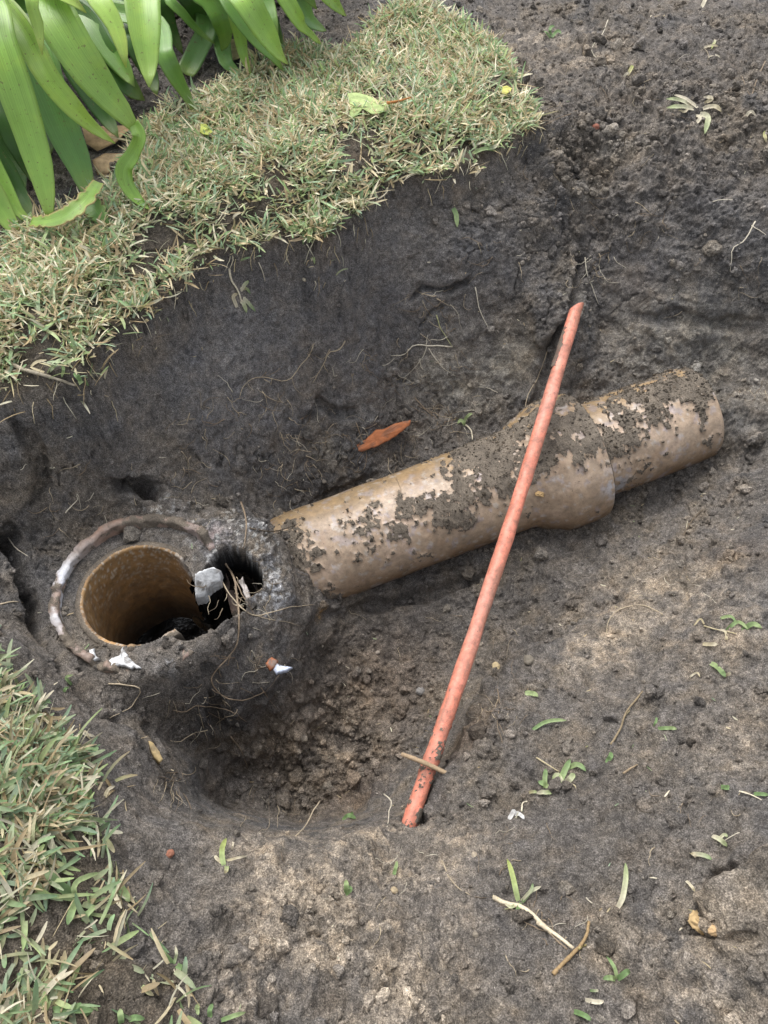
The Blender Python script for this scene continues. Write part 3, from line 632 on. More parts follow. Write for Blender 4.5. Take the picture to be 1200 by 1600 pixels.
# riser: socket collar and inner pipe, broken away towards the drain
riser = empty('riser_pipe', (RIS[0], RIS[1], -0.40), 'upright broken clay riser pipe, open mouth ringed by a soil-filled collar', 'drain pipe')
def ringmesh(name, cx, cy, r_in, r_out, ztop, zbot, keepf, colf, sides=220, rows=70, jag=0.0, mat=None, wave=0.0):
    a = np.linspace(0, 2 * math.pi, sides, endpoint=False)
    topz = ztop + jag * fbm(np.stack([np.cos(a) * .1, np.sin(a) * .1, 0 * a], 1), 0.02, 4, 500)
    drop = keepf(a); topz = topz - drop
    V = []; s = np.linspace(0, 1, rows)
    zs = topz[None] * (1 - s[:, None]) + zbot * s[:, None]
    ro = np.full_like(zs, r_out); ri = np.full_like(zs, r_in)
    def lay(r, z):
        p = np.stack([cx + r * np.cos(a)[None], cy + r * np.sin(a)[None], z], -1); return p.reshape(-1, 3)
    outer = lay(ro, zs); inner = lay(ri, zs)
    lip = lay(np.array([[r_in * .5 + r_out * .5]]).repeat(sides, 1), topz[None] + 0.0004)
    V = np.vstack([outer[::-1].reshape(rows, sides, 3)[:, ::-1].reshape(-1, 3), lip, inner])
    V = V + 0.0007 * np.stack([fbm(V, 0.012, 3, 510), fbm(V, 0.012, 3, 520), fbm(V, 0.012, 3, 530)], 1)
    n = rows * 2 + 1; i = np.arange(n * sides).reshape(n, sides)
    O = outer.reshape(rows, sides, 3)[::-1]; V[:rows * sides] = O.reshape(-1, 3)
    rdv = V - np.array([cx, cy, 0]); rdv[:, 2] = 0; rdv /= np.linalg.norm(rdv, axis=1, keepdims=True)
    V = V + rdv * (wave * (fbm(V, 0.03, 4, 515, 0.65)))[:, None] + wave * 0.35 * np.stack([fbm(V, 0.007, 2, 511), fbm(V, 0.007, 2, 521), fbm(V, 0.007, 2, 531)], 1)
    j = np.roll(i, -1, axis=1); q = np.stack([i[:-1], j[:-1], j[1:], i[1:]], -1).reshape(-1, 4)
    c = colf(V); return mesh_obj(name, V, q, mat or M_riser, c, True)
def col_inner(V):
    n = fbm(V, 0.05, 4, 540)[:, None]; h = (V[:, 2:3] + 0.20)
    c = np.array([0.36, 0.215, 0.090]) * (1 + 0.25 * n)
    st = sstep(0.05, 0.55, fbm(V * np.array([1, 1, 0.6]), 0.035, 4, 550))[:, None]; c = c * (1 - 0.65 * st) + np.array([0.10, 0.05, 0.02]) * 0.65 * st
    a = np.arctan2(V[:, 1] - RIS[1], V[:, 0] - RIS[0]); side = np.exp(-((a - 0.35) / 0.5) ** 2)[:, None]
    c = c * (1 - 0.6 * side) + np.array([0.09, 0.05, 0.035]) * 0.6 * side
    gr = sstep(0.34, 0.55, fbm(V, 0.0026, 2, 560))[:, None] * sstep(-0.12, 0.0, h); c = c * (1 - 0.8 * gr) + np.array([0.55, 0.5, 0.42]) * 0.8 * gr
    wb = (np.exp(-((a - 0.62) / 0.22) ** 2) + 0.8 * np.exp(-((a + 1.15) / 0.3) ** 2))[:, None] * sstep(-0.03, -0.01, h) * sstep(-0.3, 0.1, n); c = c * (1 - wb) + np.array([0.6, 0.6, 0.58]) * wb
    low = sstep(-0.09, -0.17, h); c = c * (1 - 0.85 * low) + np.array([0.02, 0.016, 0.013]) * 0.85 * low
    out = np.hypot(V[:, 0] - RIS[0], V[:, 1] - RIS[1]) > 0.0668
    alpha_ = np.where(out, 0.2, 0.97); rim_ = (np.hypot(V[:, 0] - RIS[0], V[:, 1] - RIS[1]) > 0.0645) & (h[:, 0] > -0.004)
    return np.hstack([np.clip(c, 0.005, 0.9), alpha_[:, None]])
def drop_inner(a):
    d_ = np.abs((a + math.pi) % (2 * math.pi) - math.pi - 0.02)          # broken where it faces the drain (+x)
    nn = fbm(np.stack([np.cos(a) * .1, np.sin(a) * .1, 0 * a + 3], 1), 0.012, 4, 570)
    b = sstep(0.78, 0.62, d_ + 0.10 * nn) * (0.150 + 0.015 * nn)
    d2_ = np.abs((a + math.pi) % (2 * math.pi) - math.pi + 1.25)
    return b + sstep(0.9, 0.5, d2_ + 0.15 * nn) * (0.006 + 0.006 * nn)
ip = ringmesh('inner_pipe', RIS[0], RIS[1], 0.0640, 0.0725, -0.192, -0.44, drop_inner, col_inner, jag=0.001); adopt(ip, riser)
cc_ = Pz(218, 918, -0.18)
def col_collar(V):
    n = fbm(V, 0.02, 4, 580); a = np.arctan2(V[:, 1] - cc_[1], V[:, 0] - cc_[0])
    c = np.repeat(np.array([[0.28, 0.20, 0.16]]), len(V), 0)
    wl = (np.exp(-((np.abs(a) - 3.05) / 0.55) ** 2) * sstep(-0.35, 0.1, n))[:, None]; c = c * (1 - wl) + np.array([0.66, 0.68, 0.72]) * wl
    pk = (np.exp(-((a - 2.1) / 0.45) ** 2) * sstep(-0.2, 0.3, n))[:, None]; c = c * (1 - pk) + np.array([0.36, 0.24, 0.185]) * pk
    pk = (np.exp(-((a - 0.9) / 0.4) ** 2) * sstep(-0.1, 0.3, n))[:, None]; c = c * (1 - pk) + np.array([0.33, 0.27, 0.25]) * pk
    n2_ = fbm(V, 0.006, 3, 583); cl = 0.36 + 0.5 * n2_ + 0.45 * (np.exp(-((np.abs(a) - 3.0) / 0.5) ** 2) + np.exp(-((a - 2.1) / 0.5) ** 2) * 0.9 + 0.75 * np.exp(-((a - 0.95) / 0.35) ** 2)) + 0.7 * n - 0.06
    return np.hstack([c, np.clip(cl, 0, 1)[:, None]])
def drop_collar(a):
    aw = (a + math.pi) % (2 * math.pi) - math.pi; nn = fbm(np.stack([np.cos(a) * .1, np.sin(a) * .1, 0 * a + 7], 1), 0.02, 4, 590)
    return sstep(0.75, 0.45, np.abs(aw - 0.0) + 0.15 * nn) * 0.105 + sstep(1.05, 0.6, np.abs(aw + 0.95) + 0.3 * nn) * 0.02 + 0.003 * (nn > 0.1)
cl_ = ringmesh('collar', cc_[0], cc_[1], 0.0922, 0.1022, -0.1765, -0.29, drop_collar, col_collar, rows=40, jag=0.0045, wave=0.0030); adopt(cl_, riser)
mw, nt, b, o = new_mat('black_sludge'); b.inputs['Base Color'].default_value = (0.004, 0.004, 0.004, 1); b.inputs['Roughness'].default_value = 0.25
nz = noise(nt, 60, 4, 0.6, coords(nt)); bp = nd(nt, 'ShaderNodeBump'); bp.inputs['Strength'].default_value = 0.6; bp.inputs['Distance'].default_value = 0.006
nt.links.new(nz, bp.inputs['Height']); nt.links.new(bp.outputs[0], b.inputs['Normal'])
a = np.linspace(0, 2 * math.pi, 48, endpoint=False); V = [(RIS[0], RIS[1], -0.388)]; Fs = []
for r_ in (0.02, 0.045, 0.068): V += [(RIS[0] + r_ * math.cos(t), RIS[1] + r_ * math.sin(t), -0.388 + 0.004 * math.sin(5 * t + 90 * r_)) for t in a]
for k in range(48):
    k2 = (k + 1) % 48; Fs.append((0, 1 + k, 1 + k2))
    for l in range(2): Fs.append((1 + l * 48 + k, 1 + (l + 1) * 48 + k, 1 + (l + 1) * 48 + k2, 1 + l * 48 + k2))
sl_ = mesh_obj('sludge_water', V, Fs, mw); tag(sl_, kind='structure')
# the washed-out pocket behind the break, lined with wet black silt
pc = Pz(343, 932, -0.232); nu, nv_ = 60, 34; V = []
for i in range(nv_):
    ph = math.pi * 0.5 * i / (nv_ - 1)
    for k in range(nu):
        t_ = 2 * math.pi * k / nu; V.append((pc[0] + 0.045 * math.cos(ph) * math.cos(t_), pc[1] + 0.038 * math.cos(ph) * math.sin(t_), pc[2] - 0.12 * math.sin(ph)))
V = np.array(V); V = V + 0.006 * np.stack([fbm(V, 0.03, 4, 951, .6), fbm(V, 0.03, 4, 952, .6), fbm(V, 0.02, 4, 953, .6)], 1)
i = np.arange(nu * nv_).reshape(nv_, nu); j = np.roll(i, -1, axis=1); q = np.stack([i[:-1], j[:-1], j[1:], i[1:]], -1).reshape(-1, 4)
qc = V[q].mean(1); q = q[np.hypot(qc[:, 0] - RIS[0], qc[:, 1] - RIS[1]) > 0.058]
tag(mesh_obj('silt_pocket', V, q, mw), kind='structure')

# ------------------------------------------------------------------ surface lookup for small things
bpy.context.view_layer.update()
dg = bpy.context.evaluated_depsgraph_get()
trees = []
for o_ in (ground, nb):
    bt = BVHTree.FromObject(o_, dg); trees.append((bt, o_.matrix_world.copy()))
def hit(px, py, off=0.0, only_ground=False):
    r = Vector([float(c) for c in ray(px, py)]).normalized(); org = Vector((0, 0, CAM_H)); best = None
    for k, (bt, mw_) in enumerate(trees):
        if only_ground and k: break
        inv = mw_.inverted(); lo = inv @ org; ld = inv.to_3x3() @ r
        h = bt.ray_cast(lo, ld, 5.0)
        if h[0] is not None:
            w = mw_ @ h[0]; dd_ = (w - org).length
            if best is None or dd_ < best[0]: best = (dd_, w, h[1])
    if best is not None and 285 < px < 410 and 880 < py < 1010 and (best[1].z < -0.262 or best[1].y > 0.60): return Pz(px, py, -0.222) , np.array([0, 0, 1.0])
    if best is None: p_ = Pz(px, py, -0.1); return p_, np.array([0, 0, 1.0])
    n = np.array(best[2]); 
    if n @ np.array(r) > 0: n = -n
    return np.array(best[1]) + off * n, n
def down(xw, yw):
    h = trees[0][0].ray_cast(Vector((float(xw), float(yw), 1.0)), Vector((0, 0, -1)), 5.0)
    return h[0].z if h[0] is not None else -0.1

# ------------------------------------------------------------------ orange conduit leaning across the pit
c0, c1_ = Pd(903, 472, 1.105), Pd(647, 1266, 0.848)
cd = c1_ - c0; CL = np.linalg.norm(cd); cdn = cd / CL
RC = 0.0092
def dirt_c(V, t, topn, Nrm):
    n = fbm(V, 0.012, 5, 620, 0.62) + 0.6 * fbm(V, 0.0035, 3, 630)
    m = -0.52 + 0.42 * sstep(CL * 0.86, CL * 0.985, t) + 0.22 * sstep(0.30, 0.0, t / CL) + 0.22 * np.exp(-((t / CL - 0.88) / 0.06) ** 2) - 0.0
    return sstep(-0.05, 0.10, n * 0.5 + m) * 0.9 + 0.04
def col_c(V, t, topn, Nrm):
    n = fbm(V * np.array([1, 1, 1]), 0.03, 3, 640)[:, None]; c = np.array([0.70, 0.235, 0.155]) * (1 + 0.10 * n)
    f = sstep(0.1, 0.6, fbm(V, 0.08, 3, 650))[:, None]; c = c * (1 - 0.3 * f) + np.array([0.72, 0.36, 0.28]) * 0.3 * f
    st_ = np.stack([t * 12, (Nrm @ np.array([0.8, 0.1, 0.6])) * 3, 0 * t], 1); sc_ = sstep(0.25, 0.6, fbm(st_, 1.0, 4, 655))[:, None]; c = c * (1 - 0.45 * sc_) + np.array([0.30, 0.17, 0.12]) * 0.45 * sc_
    dk = sstep(0.5, 0.7, fbm(V, 0.004, 2, 657))[:, None]; return c * (1 - 0.35 * dk) + np.array([0.12, 0.07, 0.05]) * 0.35 * dk
sag = []
cprof = dense([(0.0, RC - 0.0016), (0.0004, RC), (CL + 0.045, RC)], 0.0018)
cond = empty('orange_conduit', c1_, 'straight orange plastic conduit leaning across the pit over the clay pipe', 'conduit')
co = revolve_axis('conduit_tube', cprof, c0, cdn, 40, None, dirt_c, M_cond, col_c)
# slight bow and an oblique cut at the upper end
me = co.data; nv = len(me.vertices); a_ = np.zeros(nv * 3, np.float32); me.vertices.foreach_get('co', a_); a_ = a_.reshape(-1, 3).astype(float)
t_ = (a_ - c0) @ cdn; side = np.cross(cdn, [0, 0, 1.0]); side /= np.linalg.norm(side); lat = (a_ - c0) @ side
a_ = a_ + side[None] * (0.005 * np.sin(np.clip(t_ / CL, 0, 1) * math.pi))[:, None] * -1
sh = np.where(t_ < 0.03, (1 - t_ / 0.03), 0); a_ = a_ + cdn[None] * (np.clip(lat, -RC, RC) * 1.0 * sh + RC * sh)[:, None] * 1.1
me.vertices.foreach_set('co', a_.astype(np.float32).ravel()); me.update(); adopt(co, cond)
# bore: dark inner wall
bore = revolve_axis('bore', dense([(0.004, RC - 0.0018), (0.12, RC - 0.0018)], 0.004), c0, cdn, 28, None, lambda V, t, tn, N: np.full(len(V), 0.6), M_cond, lambda V, t, tn, N: np.tile([0.2, 0.05, 0.03], (len(V), 1)))
me = bore.data; nv = len(me.vertices); a_ = np.zeros(nv * 3, np.float32); me.vertices.foreach_get('co', a_); a_ = a_.reshape(-1, 3).astype(float)
t_ = (a_ - c0) @ cdn; lat = (a_ - c0) @ side; sh = np.where(t_ < 0.03, (1 - t_ / 0.03), 0)
a_ = a_ + cdn[None] * (np.clip(lat, -RC, RC) * sh + RC * sh)[:, None] * 1.1; me.vertices.foreach_set('co', a_.astype(np.float32).ravel()); me.update(); adopt(bore, cond)

# ------------------------------------------------------------------ soil crumbs (nobody could count them)
area = np.zeros((NY, NX)); area[1:-1, 1:-1] = (X[1:-1, 2:] - X[1:-1, :-2]) * (Y[2:, 1:-1] - Y[:-2, 1:-1]); area = area.ravel()
pxs, pys = proj(GP); inview = (pxs > -150) & (pxs < 1350) & (pys > -150) & (pys < 1720)
def ico():
    t = (1 + 5 ** .5) / 2
    v = np.array([(-1, t, 0), (1, t, 0), (-1, -t, 0), (1, -t, 0), (0, -1, t), (0, 1, t), (0, -1, -t), (0, 1, -t), (t, 0, -1), (t, 0, 1), (-t, 0, -1), (-t, 0, 1)], float); v /= np.linalg.norm(v[0])
    f = np.array([(0, 11, 5), (0, 5, 1), (0, 1, 7), (0, 7, 10), (0, 10, 11), (1, 5, 9), (5, 11, 4), (11, 10, 2), (10, 7, 6), (7, 1, 8), (3, 9, 4), (3, 4, 2), (3, 2, 6), (3, 6, 8), (3, 8, 9), (4, 9, 5), (2, 4, 11), (6, 2, 10), (8, 6, 7), (9, 8, 1)])
    return v, f
IV, IF = ico()
def ico2(IV=IV, IF=IF):
    v = [tuple(a) for a in IV]; f = []; mid = {}
    def m(a, b):
        k = (min(a, b), max(a, b))
        if k not in mid:
            p_ = (np.array(v[a]) + np.array(v[b])); p_ /= np.linalg.norm(p_); mid[k] = len(v); v.append(tuple(p_))
        return mid[k]
    for a, b, c in IF:
        x1, x2, x3 = m(a, b), m(b, c), m(c, a); f += [(a, x1, x3), (b, x2, x1), (c, x3, x2), (x1, x2, x3)]
    return np.array(v), np.array(f)
I2V, I2F = ico2(); I3V, I3F = ico2(I2V, I2F); I3V, I3F = ico2(I3V, I3F)
dens = area * inview * np.clip(rough, 0.15, 1.9) ** 2 * (0.25 + np.clip(nP + 0.5, 0, 1.4)) * (cav < 0.05) * (rr_ > 0.068)
dens *= 1 - 0.75 * lw
steep = Nn[:, 2]; dens *= np.clip(steep * 1.6 - 0.25, 0.12, 1)
def crumb_nodes(mat, lod):
    g = bpy.data.node_groups.new('crumb_scatter', 'GeometryNodeTree'); g.interface.new_socket('Geometry', in_out='INPUT', socket_type='NodeSocketGeometry'); g.interface.new_socket('Geometry', in_out='OUTPUT', socket_type='NodeSocketGeometry')
    N = g.nodes; L = g.links; gi = N.new('NodeGroupInput'); go = N.new('NodeGroupOutput'); mp = N.new('GeometryNodeMeshToPoints'); L.new(gi.outputs[0], mp.inputs['Mesh'])
    ic = N.new('GeometryNodeMeshIcoSphere'); ic.inputs['Radius'].default_value = 1; ic.inputs['Subdivisions'].default_value = lod
    nz = N.new('ShaderNodeTexNoise'); nz.inputs['Scale'].default_value = 1.1; nz.inputs['Detail'].default_value = 3
    po = N.new('GeometryNodeInputPosition'); sc = N.new('ShaderNodeVectorMath'); sc.operation = 'SCALE'; L.new(po.outputs[0], sc.inputs[0])
    ma = N.new('ShaderNodeMath'); ma.operation = 'MULTIPLY_ADD'; ma.inputs[1].default_value = 1.9; ma.inputs[2].default_value = -0.95; L.new(nz.outputs[0], ma.inputs[0]); L.new(ma.outputs[0], sc.inputs['Scale'])
    sp = N.new('GeometryNodeSetPosition'); L.new(ic.outputs['Mesh'], sp.inputs['Geometry']); L.new(sc.outputs[0], sp.inputs['Offset'])
    sm = N.new('GeometryNodeSetMaterial'); sm.inputs['Material'].default_value = mat; L.new(sp.outputs[0], sm.inputs['Geometry'])
    ip_ = N.new('GeometryNodeInstanceOnPoints'); L.new(mp.outputs[0], ip_.inputs['Points']); L.new(sm.outputs[0], ip_.inputs['Instance'])
    for nm, sock in (('crumb_scale', 'Scale'), ('crumb_turn', 'Rotation')):
        na = N.new('GeometryNodeInputNamedAttribute'); na.data_type = 'FLOAT_VECTOR'; na.inputs['Name'].default_value = nm; L.new(na.outputs[0], ip_.inputs[sock])
    L.new(ip_.outputs[0], go.inputs[0]); return g
def crumbs(name, pos, nrm, s, cl, lod, mat, seed):
    r = np.random.default_rng(seed); N = len(pos); me = bpy.data.meshes.new(name); me.vertices.add(N)
    me.vertices.foreach_set('co', (pos + nrm * (s * 0.35)[:, None]).astype(np.float32).ravel())
    a = me.attributes.new('crumb_scale', 'FLOAT_VECTOR', 'POINT'); a.data.foreach_set('vector', (s[:, None] * (1 + r.normal(0, 0.2, (N, 3)))).astype(np.float32).ravel())
    a = me.attributes.new('crumb_turn', 'FLOAT_VECTOR', 'POINT'); a.data.foreach_set('vector', r.uniform(0, 6.28, (N, 3)).astype(np.float32).ravel())
    a = me.attributes.new('crumb_tone', 'FLOAT_COLOR', 'POINT'); c4 = np.ones((N, 4), np.float32); c4[:, :3] = cl; a.data.foreach_set('color', c4.ravel())
    o = bpy.data.objects.new(name, me); col.objects.link(o); md = o.modifiers.new('crumbs', 'NODES'); md.node_group = crumb_nodes(mat, lod); return o
M_crumbi = soil_mat('soil_crumbs_loose', speck=False)
for n_2 in M_crumbi.node_tree.nodes:
    if n_2.type == 'ATTRIBUTE': n_2.attribute_name = 'crumb_tone'; n_2.attribute_type = 'INSTANCER'
def scatter_crumbs(N, smin, smax, power, lod, name, seed):
    r = np.random.default_rng(seed)
    pick = r.choice(len(x), N, p=dens / dens.sum()); pos = GP[pick] + r.normal(0, 0.0008, (N, 3)) * [1, 1, 0]
    s = smin * (1 - r.random(N) * (1 - (smin / smax) ** power)) ** (-1 / power)
    cl = np.clip(tone[pick, :3] * (1 + r.normal(0.10, 0.28, (N, 1))), 0.02, 0.6); dryc = r.random(N) < 0.16; cl[dryc] = cl[dryc] * 0.4 + np.array([0.26, 0.23, 0.19]) * 0.6
    return crumbs(name, pos, Nn[pick], s, cl, lod, M_crumbi, seed)
cr1 = scatter_crumbs(60000, 0.0005, 0.0036, 2.0, 1, 'soil_crumbs', 3); tag(cr1, 'tiny loose soil crumbs scattered over the dug ground', 'soil', kind='stuff')
cr2 = scatter_crumbs(2600, 0.0026, 0.0105, 2.5, 3, 'soil_clods', 4); tag(cr2, 'small loose clods of dark soil lying over the dug ground', 'soil', kind='stuff')
pp, pn = [], []
for o_, par in ((nb, d1), (p2b, d2)):
    me = o_.data; nv = len(me.vertices); a_ = np.zeros(nv * 3, np.float32); me.vertices.foreach_get('co', a_); a_ = a_.reshape(-1, 3) + np.array(par.location); c_ = np.zeros(nv * 4, np.float32); me.color_attributes['tone'].data.foreach_get('color', c_); c_ = c_.reshape(-1, 4)
    n3 = np.zeros(nv * 3, np.float32); me.vertices.foreach_get('normal', n3); n3 = n3.reshape(-1, 3); rad_ = a_ - PA; rad_ = rad_ - (rad_ @ AX)[:, None] * AX; sgn = np.sign((n3 * rad_).sum(1)); n3 = n3 * sgn[:, None]
    ok = (c_[:, 3] < 0.62) & (rad_[:, 2] > 0.02); kk = rng.choice(np.where(ok)[0], 2600); pp.append(a_[kk]); pn.append(n3[kk])
pp = np.vstack(pp); pn = np.vstack(pn); s_ = 0.0005 * (1 - rng.random(len(pp)) * 0.97) ** (-0.5)
tag(crumbs('soil_crumbs', pp, pn, s_, np.array([0.125, 0.105, 0.082]) * (1 + rng.normal(0, .25, (len(pp), 1))), 1, M_crumbi, 6), 'loose soil crumbs lying on top of the clay pipes', 'soil', kind='stuff')

# ------------------------------------------------------------------ turf
def blades(name, pick, jitter, L, W, tilt0, curl, colb, colt, seed, seg=4, lift=0.0, zoff=0.0):
    r = np.random.default_rng(seed); N = len(pick)
    base_ = GP[pick] + np.stack([r.uniform(-jitter, jitter, N), r.uniform(-jitter, jitter, N), np.zeros(N)], 1); base_[:, 2] += zoff + r.uniform(-0.001, lift, N)
    az = r.uniform(0, 2 * math.pi, N); hd = np.stack([np.cos(az), np.sin(az), 0 * az], 1); sidev = np.stack([-np.sin(az), np.cos(az), 0 * az], 1)
    P_ = base_.copy(); V = np.zeros((N, seg + 1, 3, 3)); th = tilt0.copy(); bend = r.normal(0, 0.35, N)
    roll = r.normal(0, 0.55, N)
    for s_ in range(seg + 1):
        f = s_ / seg; dirv = np.sin(th)[:, None] * hd + np.cos(th)[:, None] * np.array([0, 0, 1.0])
        nrm = np.cross(sidev, dirv); sv = np.cos(roll)[:, None] * sidev + np.sin(roll)[:, None] * nrm; nv_ = np.cross(dirv, sv)
        w = W * (0.75 + 0.5 * f if f < 0.5 else 1.0) * (1 - max(0, (f - 0.45) / 0.55) ** 2.2 * 0.93) * 0.5
        w = W * 0.5 * [0.8, 1.0, 0.98, 0.86, 0.28][s_] if seg == 4 else W * 0.5 * np.interp(f, [0, .3, .7, 1], [.7, 1, .8, .06])
        V[:, s_, 0] = P_ - sv * w[:, None]; V[:, s_, 1] = P_ + nv_ * (w * -0.35)[:, None]; V[:, s_, 2] = P_ + sv * w[:, None]
        P_ = P_ + dirv * (L / seg)[:, None]; th = th + curl / seg
        c_, s2 = np.cos(bend / seg), np.sin(bend / seg)
        hd = np.stack([hd[:, 0] * c_ - hd[:, 1] * s2, hd[:, 0] * s2 + hd[:, 1] * c_, hd[:, 2]], 1); sidev = np.stack([-hd[:, 1], hd[:, 0], 0 * az], 1)
        P_[:, 2] = np.maximum(P_[:, 2], base_[:, 2] - zoff - 0.02)
    f = (np.arange(seg + 1) / seg)[None, :, None, None]; C = colb[:, None, None, :] * (1 - f) + colt[:, None, None, :] * f; C = np.broadcast_to(C, (N, seg + 1, 3, 3))
    k = (seg + 1) * 3; i = np.arange(k).reshape(seg + 1, 3); q = []
    for a in range(seg):
        for b in range(2): q.append((i[a, b], i[a, b + 1], i[a + 1, b + 1], i[a + 1, b]))
    q = (np.array(q)[None] + (np.arange(N) * k)[:, None, None]).reshape(-1, 4)
    return V.reshape(-1, 3), q, C.reshape(-1, 3)
GREENS = np.array([[0.17, 0.28, 0.12], [0.22, 0.34, 0.17], [0.15, 0.25, 0.13], [0.28, 0.37, 0.16], [0.20, 0.31, 0.20], [0.32, 0.39, 0.24]])
STRAWS = np.array([[0.58, 0.50, 0.33], [0.48, 0.40, 0.25], [0.66, 0.60, 0.45], [0.40, 0.31, 0.18], [0.56, 0.53, 0.40], [0.33, 0.26, 0.16]])
def colour_sets(N, straw_frac, r):
    sf = r.random(N) < straw_frac; g = GREENS[r.integers(0, len(GREENS), N)] * r.uniform(0.9, 1.55, (N, 1)); s = STRAWS[r.integers(0, len(STRAWS), N)] * r.uniform(0.9, 1.35, (N, 1))
    cb = np.where(sf[:, None], s, g * 0.6 + s * 0.4); ct = np.where(sf[:, None], s * r.uniform(0.8, 1.1, (N, 1)), g)
    dead = (r.random(N) < 0.22)[:, None] & ~sf[:, None]; ct = np.where(dead, s, ct); return cb, ct
def turf(name, dl, N, seed, Lr, Wr, straw, extra, region, label, edge_in=0.0):
    r = np.random.default_rng(seed); Vs, Qs, Cs = [], [], []; off = 0
    bare = np.zeros(len(x)); bare[idx] = fbm(Q, 0.05, 3, seed + 50)
    w = area * region * sstep(-0.006 - edge_in, 0.012, dl) * np.clip(0.55 + extra * bare, 0.02, 1.5); w = w / w.sum()
    sets = [(N, straw, Lr, Wr, (0.5, 1.5), (-0.3, 1.1), 0.005), (int(N * 0.5), 0.80, (Lr[0] * 0.7, Lr[1]), (Wr[0] * 0.35, Wr[1] * 0.55), (1.0, 1.62), (-0.4, 0.5), 0.012)]
    for n, sf, L_, W_, ti, cu, lf in sets:
        if seed == 22: ti = (0.95, 1.6)
        pick = r.choice(len(x), n, p=w); L = r.uniform(*L_, n) * r.choice([1, 1, 1, 0.6, 1.3], n); W = r.uniform(*W_, n)
        cb, ct = colour_sets(n, sf, r); cb, ct = (cb * 0.84, ct * 0.84) if seed == 22 else (cb * 1.14, ct * 1.14); V, q, C = blades(name, pick, 0.0015, L, W, r.uniform(*ti, n), r.uniform(*cu, n), cb, ct, seed + n, 4, lf)
        Vs.append(V); Qs.append(q + off); Cs.append(C); off += len(V)
    o = mesh_obj(name, np.vstack(Vs), np.vstack(Qs), M_blade, np.vstack(Cs), True); tag(o, label, 'grass', kind='stuff'); return o
far_reg = (y > 0.3) & (x > -1.05) & (pxs > -330)
turf('lawn_grass', dl_far, 21000, 21, (0.011, 0.028), (0.0018, 0.0040), 0.33, 0.7, far_reg, 'short green and straw-coloured lawn along the far rim of the pit')
near_reg = (y < 0.55) & (x > -0.7) & (pys > 950) & (pys < 1900)
turf('lawn_grass', dl_near, 4600, 22, (0.011, 0.030), (0.0023, 0.0048), 0.18, 1.0, near_reg, 'coarse green grass with bare patches at the lower left corner of the pit')

